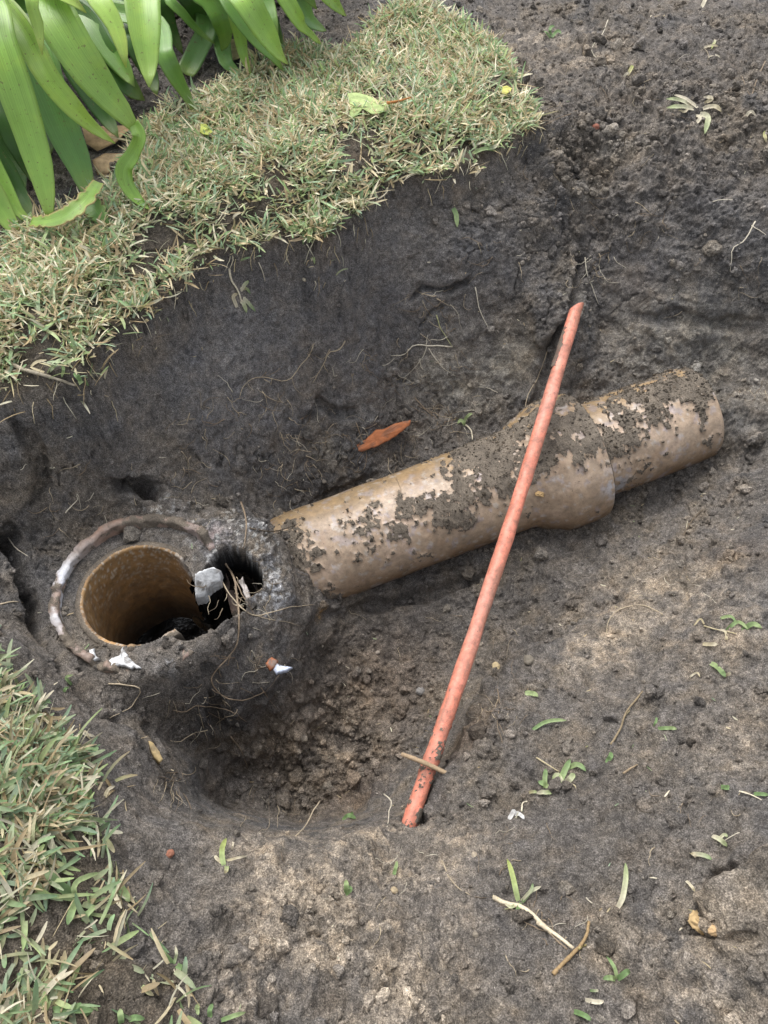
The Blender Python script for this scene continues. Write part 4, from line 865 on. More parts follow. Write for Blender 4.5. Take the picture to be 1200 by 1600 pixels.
# ------------------------------------------------------------------ strap-leaved plants
def strap(parent, pts, wpx, shade=0, base_pt=None, fold=0.16, torn=0.0, yellow=0.0, name='leaf', endw=None, roll=0.0):
    wpx = wpx * 1.16; C = [];
    for p_ in pts: C.append(Pz(p_[0], p_[1], p_[2]))
    dm = depth_of(C[len(C) // 2]); W = wpx * dm / F
    if base_pt is not None:
        first = C[0]; b_ = np.array(base_pt); hi = (first * 0.62 + b_ * 0.38); hi[2] = max(first[2] * 0.98, b_[2] + 0.75 * (first[2] - b_[2]) + 0.03)
        lo = first * 0.15 + b_ * 0.85; lo[2] = b_[2] + 0.45 * (first[2] - b_[2]) + 0.02
        C = [b_, lo, hi] + C
    n = 46; C = spline(C, n); T = tangents(C); s = np.linspace(0, 1, n)
    tipr = 0.20; prof = np.interp(s, [0, .1, .4, 1 - tipr, 1 - tipr * .5, 1 - tipr * .2, 1 - tipr * .05, 1.0], [0.7, 0.85, 1.0, 0.97, 0.80, 0.48, 0.2, 0.03])
    if endw: prof = np.interp(s, [0, .1, .5, .97, 1], [.6, .8, 1, endw, endw * .8])
    m = 9; V = np.zeros((n, m, 3)); ph = random.uniform(0, 6); ux = np.linspace(-1, 1, m)
    cols = np.zeros((n, m, 3)); 
    G = {0: (0.31, 0.52, 0.10), 1: (0.40, 0.60, 0.12), 2: (0.18, 0.36, 0.07), 3: (0.075, 0.18, 0.035), 4: (0.18, 0.36, 0.10)}[shade]  # darkest green puts the shade deep inside the clumps into the leaf colour
    G = np.array(G) * random.uniform(0.90, 1.06); yel = np.array([0.52, 0.50, 0.16]); tan_ = np.array([0.50, 0.36, 0.17])
    nz_ = fbm(np.stack([s * 9 + ph, s * 0, s * 0], 1), 1.0, 3, 700); nz2 = fbm(np.stack([s * 26 + ph, s * 0, s * 0], 1), 1.0, 3, 701)
    for i in range(n):
        view = np.array([0, 0, CAM_H]) - C[i]; view /= np.linalg.norm(view); upv = 0.55 * view + 0.45 * np.array([0, 0, 1.0])
        sv = np.cross(T[i], upv); sv /= np.linalg.norm(sv); nv_ = np.cross(sv, T[i])
        rl = roll * (s[i] - 0.3) + 0.16 * math.sin(2.6 * s[i] + ph); sv2 = math.cos(rl) * sv + math.sin(rl) * nv_; nv2 = np.cross(sv2, T[i])
        for j in range(m):
            w = W * 0.5 * prof[i] * (1 + 0.03 * nz_[i]); e = ux[j]
            if torn and abs(e) > 0.7: w *= 1 - torn * max(0, nz2[i] + 0.2)
            dip = -fold * (1 - abs(e) ** 1.3) * w * 1.3 + 0.05 * w * math.sin(14 * s[i] + ph + e) * abs(e)
            V[i, j] = C[i] + sv2 * (e * w) + nv2 * dip
            ye = yellow * (abs(e) ** 3) * np.clip(nz_[i] + 0.5, 0, 1) + 0.28 * max(0, s[i] - 0.93) / 0.07
            c = G * (1 + 0.10 * (abs(e) < 0.15)) * (1 - 0.10 * (abs(e) > 0.9)) * (0.90 + 0.16 * s[i]); c = c * (1 - ye) + yel * ye
            if yellow > 0.5 and abs(e) > 0.9: c = tan_
            cols[i, j] = c
    i = np.arange(n * m).reshape(n, m); q = np.stack([i[:-1, :-1], i[:-1, 1:], i[1:, 1:], i[1:, :-1]], -1).reshape(-1, 4)
    uv = np.stack([np.tile((ux + 1) / 2, n), np.repeat(s, m)], 1)
    o = mesh_obj(name, V.reshape(-1, 3), q, M_strap, cols.reshape(-1, 3), True, None, uv); adopt(o, parent)
    so = o.modifiers.new('thickness', 'SOLIDIFY'); so.thickness = 0.0007; so.offset = 0
    return o
BA = np.array([-0.72, 1.22, 0.0])
pA = empty('strap_leaf_plant', BA, 'large clump of broad glossy green strap leaves filling the top left corner', 'plant', 'strap leaf plants')
jb = lambda B: B + np.array([random.uniform(-.05, .05), random.uniform(-.05, .05), 0])
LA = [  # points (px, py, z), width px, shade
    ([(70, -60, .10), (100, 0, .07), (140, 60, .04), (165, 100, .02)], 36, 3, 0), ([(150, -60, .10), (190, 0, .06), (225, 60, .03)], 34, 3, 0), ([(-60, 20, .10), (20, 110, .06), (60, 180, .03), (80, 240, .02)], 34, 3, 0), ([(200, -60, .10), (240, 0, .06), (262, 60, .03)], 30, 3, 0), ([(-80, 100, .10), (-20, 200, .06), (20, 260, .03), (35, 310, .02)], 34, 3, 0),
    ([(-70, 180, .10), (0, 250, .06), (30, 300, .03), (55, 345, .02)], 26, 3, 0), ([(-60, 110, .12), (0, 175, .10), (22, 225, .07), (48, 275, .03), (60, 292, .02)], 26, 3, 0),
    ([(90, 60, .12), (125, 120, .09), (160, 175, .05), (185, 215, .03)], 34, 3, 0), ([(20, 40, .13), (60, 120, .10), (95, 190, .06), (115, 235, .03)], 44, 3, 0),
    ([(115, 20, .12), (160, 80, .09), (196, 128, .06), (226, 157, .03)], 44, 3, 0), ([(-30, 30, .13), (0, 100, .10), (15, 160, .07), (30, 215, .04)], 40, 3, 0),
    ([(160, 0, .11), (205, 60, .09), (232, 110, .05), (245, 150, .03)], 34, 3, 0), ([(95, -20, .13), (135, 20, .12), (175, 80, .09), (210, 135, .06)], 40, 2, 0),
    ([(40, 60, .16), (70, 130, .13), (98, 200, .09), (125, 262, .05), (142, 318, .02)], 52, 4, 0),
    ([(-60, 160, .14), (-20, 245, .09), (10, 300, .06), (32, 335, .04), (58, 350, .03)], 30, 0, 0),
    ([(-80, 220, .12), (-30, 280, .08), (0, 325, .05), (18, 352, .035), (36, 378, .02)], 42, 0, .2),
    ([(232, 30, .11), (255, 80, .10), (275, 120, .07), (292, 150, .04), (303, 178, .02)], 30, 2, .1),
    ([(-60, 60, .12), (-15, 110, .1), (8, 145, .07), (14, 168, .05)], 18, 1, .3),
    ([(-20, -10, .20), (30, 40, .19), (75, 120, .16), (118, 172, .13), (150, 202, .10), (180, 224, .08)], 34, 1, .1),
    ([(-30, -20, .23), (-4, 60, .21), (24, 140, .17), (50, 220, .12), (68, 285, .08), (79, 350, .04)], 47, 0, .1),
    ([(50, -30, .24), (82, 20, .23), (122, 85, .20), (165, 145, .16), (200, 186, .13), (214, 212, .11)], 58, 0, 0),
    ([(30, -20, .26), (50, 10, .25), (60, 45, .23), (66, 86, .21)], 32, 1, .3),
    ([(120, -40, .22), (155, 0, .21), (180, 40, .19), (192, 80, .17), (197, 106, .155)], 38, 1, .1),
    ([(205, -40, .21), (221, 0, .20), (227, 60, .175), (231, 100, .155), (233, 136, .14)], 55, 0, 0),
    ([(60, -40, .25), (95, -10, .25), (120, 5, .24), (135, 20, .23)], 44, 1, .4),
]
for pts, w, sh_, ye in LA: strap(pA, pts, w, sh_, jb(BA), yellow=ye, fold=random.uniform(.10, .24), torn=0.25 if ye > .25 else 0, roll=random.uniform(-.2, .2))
# long leaf's folded, twisted end and the torn yellowing blade at the bottom
strap(pA, [(208, 192, .125), (217, 214, .115), (208, 240, .095), (194, 262, .08), (197, 285, .065), (212, 308, .05), (233, 327, .04)], 22, 0, None, fold=.30, roll=1.2)
o = strap(pA, [(48, 346, .05), (80, 344, .058), (112, 330, .066), (138, 306, .07), (154, 284, .065)], 26, 0, None, fold=.1, torn=0.5, yellow=.9, endw=.8)
o['label'] = 'torn leaf end with yellow brown edge'
strap(pA, [(128, 312, .055), (146, 325, .052), (158, 342, .045), (166, 358, .035)], 30, 4, None, fold=.1, torn=.4, yellow=.3, endw=.5)
BB = np.array([-0.30, 1.62, 0.0])
pB = empty('strap_leaf_plant', BB, 'second clump of green strap leaves hanging over the lawn at top centre', 'plant', 'strap leaf plants')
LB = [
    ([(262, -10, .11), (285, 20, .09), (310, 48, .06), (336, 69, .04)], 14, 2, 0), ([(300, -30, .12), (330, 0, .10), (346, 30, .08), (351, 60, .05), (346, 80, .03)], 36, 2, 0),
    ([(280, -30, .10), (300, 0, .08), (312, 30, .05), (318, 55, .03)], 34, 3, 0), ([(322, 45, .05), (312, 70, .035), (300, 95, .02), (290, 114, .012)], 34, 4, 0),
    ([(255, -10, .10), (262, 30, .07), (275, 62, .04), (286, 85, .02)], 26, 3, 0), ([(365, 10, .10), (374, 50, .07), (380, 85, .04), (392, 118, .02)], 22, 0, .2),
    ([(350, 85, .03), (362, 105, .02), (380, 120, .012)], 26, 4, .5), ([(345, -30, .13), (372, 20, .11), (400, 58, .08), (428, 88, .05), (444, 112, .02)], 28, 2, 0),
    ([(400, -40, .14), (416, 0, .12), (428, 40, .10), (434, 62, .08)], 26, 2, .1), ([(360, -40, .18), (386, 0, .17), (410, 40, .14), (432, 75, .11), (450, 100, .08)], 44, 0, 0),
    ([(425, -40, .13), (448, 0, .11), (470, 35, .08), (488, 55, .05), (503, 70, .03)], 24, 0, 0), ([(440, -40, .11), (466, 0, .08), (485, 30, .05), (510, 48, .02)], 30, 4, 0),
    ([(380, -40, .10), (412, 10, .07), (430, 50, .04), (440, 80, .02)], 30, 3, 0), ([(330, -40, .10), (365, 0, .07), (395, 30, .04)], 34, 3, 0), ([(450, -40, .12), (478, -10, .10), (495, 15, .08)], 28, 2, 0),
]
for pts, w, sh_, ye in LB: strap(pB, pts, w, sh_, jb(BB), yellow=ye, fold=random.uniform(.10, .24), roll=random.uniform(-.2, .2), endw=0.75 if len(pts) == 4 and pts[0][2] <= .05 else None)
BC = np.array([-0.10, 1.72, 0.0])
pC = empty('strap_leaf_plant', BC, 'small strap leaf plant with one bright tip at the top edge, right of the clumps', 'plant', 'strap leaf plants')
for pts, w, sh_ in [([(480, -50, .14), (502, -22, .12), (522, 2, .10), (541, 25, .07)], 30, 0), ([(450, -60, .14), (480, -30, .11), (500, -5, .08)], 26, 2), ([(500, -60, .15), (530, -40, .13), (555, -20, .1)], 26, 2)]:
    strap(pC, pts, w, sh_, jb(BC))

# ------------------------------------------------------------------ loose leaves
def flat_leaf(name, outline, th, mat, tone_c, label, cat, lift=0.004, curl=0.004, spread=0.06, stalk=None, edgec=None):
    """a leaf lying on the ground: outline in photo pixels, laid on the surface below it"""
    c = np.mean([hit(a, b_)[0] for a, b_ in outline], axis=0); zpl = c[2] + lift
    W = np.array([Pz(a, b_, zpl) for a, b_ in outline]); cc2 = W.mean(0); n = len(W)
    V = [cc2]; C = [tone_c]; rings = 4
    for k in range(1, rings + 1):
        f = k / rings
        for j, w in enumerate(W):
            p_ = cc2 + (w - cc2) * f; p_ = p_ + np.array([0, 0, curl * f * f * math.sin(2 * math.pi * 2 * j / n + 1.0)]); V.append(p_)
            C.append(np.array(tone_c) * (1 + 0.12 * math.sin(j * 1.7 + k)) if not (edgec is not None and k == rings) else edgec)
    Fs = [(0, 1 + j, 1 + (j + 1) % n) for j in range(n)]
    for k in range(rings - 1):
        for j in range(n): Fs.append((1 + k * n + j, 1 + (k + 1) * n + j, 1 + (k + 1) * n + (j + 1) % n, 1 + k * n + (j + 1) % n))
    o = mesh_obj(name, np.array(V), Fs, mat, np.array(C), True)
    so = o.modifiers.new('thickness', 'SOLIDIFY'); so.thickness = th; so.offset = 0
    if stalk:
        e = empty(name, [cc2[0], cc2[1], zpl - lift], label, cat); o.name = 'leaf_blade'; adopt(o, e)
        mb = MB(); mb.tube(spline([Pz(a, b_, zpl + 0.002) for a, b_ in stalk], 10), np.linspace(0.0022, 0.0010, 10), 6, (0.45, 0.20, 0.07)); adopt(mb.build('leaf_stalk', M_dry), e); return e
    recenter(o, [cc2[0], cc2[1], zpl - lift]); return tag(o, label, cat)
flat_leaf('fallen_leaf', [(543, 150), (556, 149), (572, 150), (590, 154), (612, 158), (604, 169), (592, 178), (581, 182), (574, 178), (566, 171), (559, 172), (554, 181), (545, 185), (547, 168)], 0.0006, M_dry, (0.42, 0.52, 0.22),
          'pale green chewed leaf with orange stalk lying on the lawn', 'leaf', 0.016, 0.004, stalk=[(604, 161), (622, 158), (642, 152)])
flat_leaf('dried_leaf', [(130, 205), (160, 202), (200, 192), (236, 190), (225, 200), (200, 212), (180, 224), (150, 230), (134, 222)], 0.0006, M_dry, (0.36, 0.25, 0.13), 'curled brown dry leaf under the strap leaves, upper of the two', 'leaf', 0.012, 0.006, edgec=(0.42, 0.30, 0.16))
flat_leaf('dried_leaf', [(146, 256), (165, 244), (190, 236), (215, 226), (222, 234), (205, 244), (185, 254), (165, 268), (152, 272)], 0.0006, M_dry, (0.40, 0.29, 0.17), 'curled brown dry leaf under the strap leaves, lower of the two', 'leaf', 0.010, 0.006, edgec=(0.25, 0.17, 0.09))
flat_leaf('dried_leaf', [(352, 62), (372, 66), (395, 74), (402, 90), (385, 93), (362, 92), (350, 84)], 0.0006, M_dry, (0.37, 0.33, 0.16), 'withered olive leaf on the ground below the top centre clump', 'leaf', 0.012, 0.006)
flat_leaf('small_yellow_leaf', [(785, 137), (792, 134), (800, 136), (798, 144), (790, 148), (784, 144)], 0.0005, M_dry, (0.60, 0.58, 0.16), 'tiny bright yellow leaf at the right tip of the lawn', 'leaf', 0.012, 0.002)
flat_leaf('small_yellow_leaf', [(314, 196), (322, 194), (332, 203), (326, 214), (318, 210), (312, 204)], 0.0005, M_dry, (0.45, 0.50, 0.12), 'small upright yellow green leaf in the lawn below the strap leaves', 'leaf', 0.018, 0.003)

# ------------------------------------------------------------------ roots, sprigs, twigs
def ground_line(pts, off=0.0015, n=None, arch=0.0, wob=0.0, og=False):
    pts = np.array(pts, float); n = n or max(6, int(np.linalg.norm(np.diff(pts, axis=0), axis=1).sum() / 7)); S = spline(np.hstack([pts, np.zeros((len(pts), 1))]), n)
    if wob:
        k_ = random.uniform(0, 99); ts = np.linspace(0, 1, n) * n * 0.6
        S[:, 0] += wob * fbm(np.stack([ts + k_, ts * 0, ts * 0], 1), 1.6, 3, 5); S[:, 1] += wob * fbm(np.stack([ts + k_, ts * 0, ts * 0], 1), 1.6, 3, 6)
    W = np.array([hit(a, b_, off, og)[0] for a, b_ in S[:, :2]])
    d_ = np.array([depth_of(w) for w in W])
    # where the line leaps across a drop, let it hang instead of jumping
    for k in range(1, n - 1):
        lim = 0.012
        d_[k] = min(d_[k], d_[k - 1] + lim)
    for k in range(n - 2, -1, -1): d_[k] = min(d_[k], d_[k + 1] + 0.012)
    dsm = np.minimum(d_, np.convolve(np.pad(d_, 1, 'edge'), [.25, .5, .25], 'valid') + 0.0005)
    W = np.array([Pd(S[k, 0], S[k, 1], dsm[k]) for k in range(n)])
    if arch: W[:, 2] += arch * np.sin(np.linspace(0, math.pi, n))
    return W
RC1 = (0.42, 0.35, 0.25); RC2 = (0.26, 0.20, 0.14); RC3 = (0.60, 0.55, 0.44)
def root(label, main, branches=(), r=0.0009, c=RC1, wob=2.0, arch=0.0, name='root'):
    W = ground_line(main, 0.0012, None, arch, wob); e = empty(name, W[0], label, 'root', 'roots exposed in the dug soil')
    mb = MB(); mb.tube(W, np.linspace(r, r * 0.45, len(W)), 5, c); adopt(mb.build('main_root', M_root), e)
    for b_ in branches:
        mb = MB(); Wb = ground_line(b_, 0.0012, None, 0, wob); mb.tube(Wb, np.linspace(r * 0.6, r * 0.25, len(Wb)), 4, c); adopt(mb.build('rootlet', M_root), e)
    return e
root('pale forked root sticking out of the wall above the orange shard', [(706, 541), (680, 541), (650, 539), (638, 548), (628, 556), (612, 557)], [[(668, 540), (660, 560), (645, 578), (633, 590)], [(668, 545), (680, 562), (695, 578), (712, 588)], [(665, 540), (668, 524)]], 0.0013, RC3)
root('thin straight root hanging above the pale forked root', [(682, 492), (688, 512), (698, 528), (707, 542)], [], 0.0009, (0.42, 0.42, 0.22), 1)
root('long wiry root trailing left across the smooth wall', [(488, 540), (480, 560), (468, 575), (455, 590), (440, 595), (420, 590), (395, 592), (380, 605), (374, 622)], [[(455, 590), (462, 606), (474, 618)], [(480, 552), (490, 565)], [(425, 591), (424, 602)]], 0.0008, RC1)
root('feathery forked root right of the long wiry root', [(540, 532), (530, 548), (515, 552), (505, 570), (496, 585), (488, 598)], [[(515, 545), (505, 560), (492, 555)], [(505, 570), (512, 582)], [(496, 585), (484, 592)]], 0.0011, RC1)
root('slender pale root above the top end of the conduit', [(914, 402), (918, 430), (926, 450), (934, 474)], [[(916, 410), (925, 404)], [(918, 425), (908, 436)]], 0.0010, RC3, 1)
root('thin root dangling left of the conduit top', [(856, 545), (848, 570), (838, 595), (826, 615), (820, 640)], [], 0.0009, RC1, 1)
root('crooked white root on the wall at the right edge', [(1180, 345), (1172, 362), (1160, 378), (1146, 388), (1144, 408), (1142, 425)], [[(1174, 352), (1190, 362), (1200, 372)]], 0.0011, RC3)
root('short white root on the right wall', [(1114, 315), (1130, 312), (1152, 312)], [], 0.0008, RC3)
root('curved white root hanging in the wall left of the conduit', [(742, 448), (746, 470), (752, 490), (762, 510), (765, 515)], [], 0.0009, RC3, 1)
root('thin root curl on bare soil at top right', [(950, 32), (940, 55), (926, 72), (930, 88), (946, 102)], [[(946, 102), (924, 98)]], 0.0008, RC3)
root('thin root on the soil beside the lawn tip', [(920, 166), (895, 176), (870, 186), (840, 202)], [], 0.0008, RC2)
root('long root looping from the broken joint down below the riser', [(352, 880), (366, 905), (370, 935), (374, 965), (372, 1000), (360, 1022), (340, 1045), (330, 1062), (340, 1080), (358, 1092), (385, 1094), (412, 1080)], [[(360, 1022), (356, 1040)], [(366, 905), (380, 930), (392, 950), (400, 962)]], 0.0015, RC2, 1.5)
root('wiry root fanning right from the broken joint', [(345, 905), (360, 930), (380, 952), (400, 962), (430, 955), (460, 948), (490, 944)], [[(395, 960), (420, 968), (450, 972), (468, 978)]], 0.0010, RC1, 1)
root('thick dark root above the broken joint', [(376, 785), (384, 810), (384, 835), (380, 858)], [], 0.0014, RC2, 1)
root('dark root running from the joint to the pipe top', [(390, 825), (420, 830), (440, 828), (465, 818)], [], 0.0013, (0.10, 0.08, 0.06), 1)
root('bent root below the white chips of the riser', [(170, 1068), (195, 1070), (218, 1076), (212, 1095), (190, 1112), (170, 1122)], [[(190, 1070), (182, 1062)]], 0.0009, RC1)
root('short forked root above the dark hollow under the riser', [(324, 1140), (300, 1146), (282, 1158), (266, 1158)], [[(318, 1138), (312, 1115), (308, 1098)], [(320, 1142), (325, 1158)]], 0.0009, RC1)
root('root arc on the soil below the broken joint', [(270, 1110), (290, 1112), (310, 1104), (335, 1104), (360, 1112), (385, 1128)], [[(325, 1112), (350, 1124), (378, 1124)]], 0.0008, RC2)
root('drooping root on the left bank of the hollow', [(360, 1150), (375, 1170), (384, 1190), (386, 1200)], [[(408, 1075), (420, 1092), (434, 1108)]], 0.0009, RC2)
root('upright stalk in the bottom of the hollow', [(500, 1252), (488, 1270), (478, 1290), (462, 1306)], [[(500, 1252), (510, 1248)], [(474, 1296), (462, 1300)]], 0.0010, RC1, 1)
root('zigzag white root left of the conduit foot', [(600, 1240), (612, 1252), (608, 1270), (606, 1292)], [], 0.0009, RC3, 1.5)
root('root curve on near soil below the conduit foot', [(690, 1345), (700, 1368), (718, 1388), (734, 1398)], [], 0.0008, RC1)
root('root loop on the bank right of the conduit', [(1035, 960), (1005, 946), (972, 950), (952, 968), (948, 992)], [], 0.0010, RC1, 1)
root('thin white root dangling from the lawn edge', [(404, 410), (410, 425), (414, 440)], [], 0.0008, RC3, .5)
root('pale root at the left edge beside the crevice', [(0, 944), (18, 940), (36, 942)], [], 0.0011, RC1, .8)
root('curved pale root at the far left', [(12, 840), (24, 855), (44, 870)], [], 0.0008, RC3, 1)
root('short white root above the riser collar', [(102, 802), (112, 790), (122, 780)], [[(122, 780), (118, 772)]], 0.0009, RC3, .8)
root('wiry root over the orange shard', [(556, 660), (566, 690), (574, 712), (568, 735)], [[(568, 704), (590, 702), (610, 712)]], 0.0008, RC2, 1.5)
root('dangling brown root between shard and seedling', [(648, 622), (665, 640), (682, 655), (680, 672)], [[(665, 640), (650, 632)]], 0.0010, RC2, 1.5)
root('fine root on the pale patch at bottom centre', [(886, 1484), (860, 1460), (820, 1440), (800, 1430)], [], 0.0007, RC2)
root('dry brown root standing on the right bank', [(1196, 96), (1180, 130), (1172, 150), (1160, 120)], [], 0.0010, RC2, 1)
root('light root bundle on the ledge right of the conduit', [(776, 1075), (780, 1100), (776, 1130), (784, 1160)], [[(780, 1090), (770, 1110)], [(778, 1130), (790, 1150)]], 0.0007, RC2, 1.5)

def twig(label, main, r0, r1, c=(0.30, 0.23, 0.15), branches=(), arch=0.003, name='twig', thick_ends=None):
    W = ground_line(main, 0.001 + r0, 22, arch, 0.6)
    e = empty(name, W[0], label, 'twig', 'twigs lying on the soil')
    R_ = np.linspace(r0, r1, len(W)) * (1 + 0.12 * fbm(W, 0.006, 2, 811)); mb = MB(); mb.tube(W, R_, 8, c); adopt(mb.build('stem', M_root), e)
    for b_, rb, cb in branches:
        Wb = ground_line(b_, 0.001 + rb, 14, arch * 0.5, 0.6); mb = MB(); mb.tube(Wb, np.linspace(rb, rb * 0.6, len(Wb)), 7, cb); adopt(mb.build('side_stem', M_root), e)
    return e
# the twig that lies across the conduit foot
tA, tB = Pd(627, 1178, 0.856), Pd(716, 1217, 0.852)
tw = empty('twig', tA, 'dry brown twig lying across the foot of the orange conduit', 'twig'); mb = MB()
Wt = spline([tA, tA * .6 + tB * .4 + np.array([0, 0, 0.004]), tB, Pd(728, 1220, 0.855)], 20); mb.tube(Wt, np.interp(np.linspace(0, 1, 20), [0, .3, .8, 1], [0.0022, 0.0028, 0.0026, 0.0012]) * (1 + 0.15 * fbm(Wt, 0.004, 2, 5)), 8, (0.34, 0.25, 0.16)); adopt(mb.build('stem', M_root), tw)
mb = MB(); mb.tube([Pd(652, 1188, 0.855), Pd(664, 1190, 0.852)], [0.0018, 0.0006], 5, (0.3, 0.22, 0.14)); adopt(mb.build('side_stem', M_root), tw)
twig('short knobbly forked twig lying on soil at lower right', [(864, 1522), (884, 1500), (904, 1480), (916, 1460), (920, 1440)], 0.0018, 0.0013, (0.30, 0.21, 0.11), [([(904, 1482), (916, 1476)], 0.0011, (0.36, 0.30, 0.14))])
twig('segmented dry runner lying on the right bank above the green tuft', [(954, 1163), (968, 1140), (976, 1116), (990, 1098), (1004, 1080)], 0.0013, 0.0009, (0.24, 0.19, 0.12), [([(976, 1118), (984, 1110)], 0.0009, (0.5, 0.42, 0.25))])
twig('small brown twig beside the green tuft on the right bank', [(974, 1208), (984, 1202), (996, 1195)], 0.0012, 0.0007)
twig('crooked dark twig on the bank below the pipe end', [(1062, 850), (1072, 828), (1086, 808), (1098, 796)], 0.0012, 0.0008, (0.14, 0.11, 0.08), [([(1072, 828), (1074, 812)], 0.0007, (0.45, 0.4, 0.3))])
twig('stout grey strip of dead grass on the left lawn edge', [(12, 566), (40, 580), (80, 592), (118, 602)], 0.0024, 0.0014, (0.33, 0.29, 0.22))
twig('short brown twig in the lawn by the withered leaf', [(312, 129), (345, 130), (390, 130)], 0.0010, 0.0006, (0.22, 0.17, 0.12))

def sprig(label, blades_, stems=(), cat='grass sprig', name='grass_sprig', group=None):
    """blades_: (pixel points, width px, base colour, tip colour[, lift])"""
    first = (blades_[0][0] if blades_ else stems[0][0])[0]; p0_, _ = hit(*first); e = empty(name, p0_, label, cat, group or ('loose grass scraps on the soil' if name == 'grass_sprig' else None))
    for bl in blades_:
        pts, wpx, cb, ct = bl[:4]; lift = bl[4] if len(bl) > 4 else 0.006
        n = 10; W = ground_line(pts, 0.0008, n, 0, 0.6); s = np.linspace(0, 1, n); W[:, 2] += lift * np.sin(s * math.pi * 0.8)
        Wd = wpx * depth_of(W[0]) / F; T = tangents(W); V = []; C = []
        pr = np.interp(s, [0, .15, .75, .95, 1], [.7, .95, .9, .45, .15])
        for i in range(n):
            view = np.array([0, 0, CAM_H]) - W[i]; view /= np.linalg.norm(view); sv = np.cross(T[i], 0.7 * view + np.array([0.1, 0, .4])); sv /= max(np.linalg.norm(sv), 1e-6); nn = np.cross(sv, T[i])
            for e_, dp in ((-1, .0), (-.5, -.25), (0, -.35), (.5, -.25), (1, 0)):
                V.append(W[i] + sv * e_ * Wd * .5 * pr[i] + nn * dp * Wd * .4 * pr[i]); C.append((np.array(cb) * (1 - s[i]) + np.array(ct) * s[i]) * (0.88 + 0.2 * abs(e_)) * (1 - 0.35 * max(0, s[i] - .85) / .15))
        i = np.arange(n * 5).reshape(n, 5); q = np.stack([i[:-1, :-1], i[:-1, 1:], i[1:, 1:], i[1:, :-1]], -1).reshape(-1, 4)
        o = mesh_obj('blade', np.array(V), q, M_blade, np.array(C), True); adopt(o, e)
    for st in stems:
        pts, rpx, c = st[:3]; W = ground_line(pts, 0.0014, 12, 0.002, 0.5); rr2 = rpx * depth_of(W[0]) / F * .5
        mb = MB(); mb.tube(W, np.linspace(rr2, rr2 * .6, 12), 6, c); adopt(mb.build('stem', M_root), e)
    return e
Gn, Gl, Gy, Sw, Sl, Br = (0.20, 0.31, 0.13), (0.37, 0.46, 0.22), (0.42, 0.48, 0.15), (0.50, 0.43, 0.27), (0.66, 0.60, 0.46), (0.30, 0.22, 0.13)
sprig('pale sprig with green tips clinging to the wall below the lawn edge', [([(376, 470), (382, 480), (386, 492)], 7, Sl, Gl), ([(380, 465), (392, 482), (400, 490)], 6, Sl, Gn), ([(376, 455), (386, 448), (390, 443)], 6, Sl, Gl), ([(378, 452), (386, 456), (392, 462)], 5, Sw, Gn), ([(370, 480), (366, 470), (372, 462)], 6, Sl, Sw)], [([(358, 420), (362, 440), (372, 455), (378, 472)], 4, Sl), ([(366, 425), (368, 405)], 2, Sw)])
sprig('tiny green leaf bit stuck on the wall under the lawn', [([(490, 402), (491, 408), (492, 416)], 4, Gl, Gl), ([(487, 404), (488, 412)], 4, Gl, Sl)])
sprig('narrow green blade hanging on the wall under the lawn tip', [([(708, 325), (712, 340), (714, 358)], 8, Gn, Gl)])
sprig('dried pale grass tuft on bare soil at top right', [([(1082, 165), (1062, 162), (1040, 158)], 6, Sl, Gl), ([(1085, 170), (1062, 172), (1040, 172)], 7, Sl, Gl), ([(1090, 168), (1070, 160), (1050, 152)], 5, Sl, Sl), ([(1090, 178), (1104, 188), (1100, 212)], 9, Sl, Gl), ([(1086, 180), (1092, 190), (1084, 200)], 6, Sl, Sl), ([(1098, 170), (1115, 172), (1126, 178)], 7, Sl, Sw), ([(1100, 162), (1110, 160), (1098, 155)], 6, Sw, Sl), ([(1078, 168), (1068, 180), (1058, 176)], 4, Sl, Sw)])
sprig('green seedling in the wall behind the pipe', [([(726, 664), (720, 660), (714, 664)], 5, Gl, Gl), ([(724, 662), (730, 654), (738, 648)], 5, Gl, Gl)], [([(728, 664), (736, 674), (738, 688)], 3, Sl)])
sprig('green tuft with pale base growing on the right bank', [([(852, 1232), (850, 1220), (852, 1202)], 8, Gl, Gn), ([(856, 1230), (846, 1226), (840, 1222)], 8, Gl, Gn), ([(872, 1226), (880, 1208), (890, 1188)], 10, Gl, Gn), ([(878, 1226), (870, 1214), (862, 1222)], 10, Sl, Gl), ([(884, 1224), (890, 1218), (896, 1210)], 10, Sl, Gl), ([(888, 1200), (900, 1196), (914, 1206)], 8, Gl, Gn), ([(862, 1238), (850, 1240), (836, 1240)], 7, Gl, Sl), ([(826, 1238), (838, 1240)], 5, Sw, Gl)], [([(838, 1184), (856, 1196), (874, 1206)], 2.5, Sw), ([(896, 1226), (900, 1232)], 2, Sw)])
sprig('single green blade bit above the small brown twig', [([(948, 1192), (952, 1184), (954, 1176)], 8, Gn, Gn)])
sprig('narrow curved green blade on the right bank', [([(832, 1140), (852, 1130), (884, 1127)], 6, Gn, Gl)])
sprig('short leaf fragment above the curved green blade', [([(820, 1083), (828, 1085), (840, 1090)], 8, Gl, Gl)])
sprig('small green blade pair lying right of the segmented runner', [([(1028, 1138), (1042, 1140), (1056, 1141)], 6, Gn, Gl), ([(1022, 1135), (1023, 1128), (1024, 1122)], 4, Gn, Gn)])
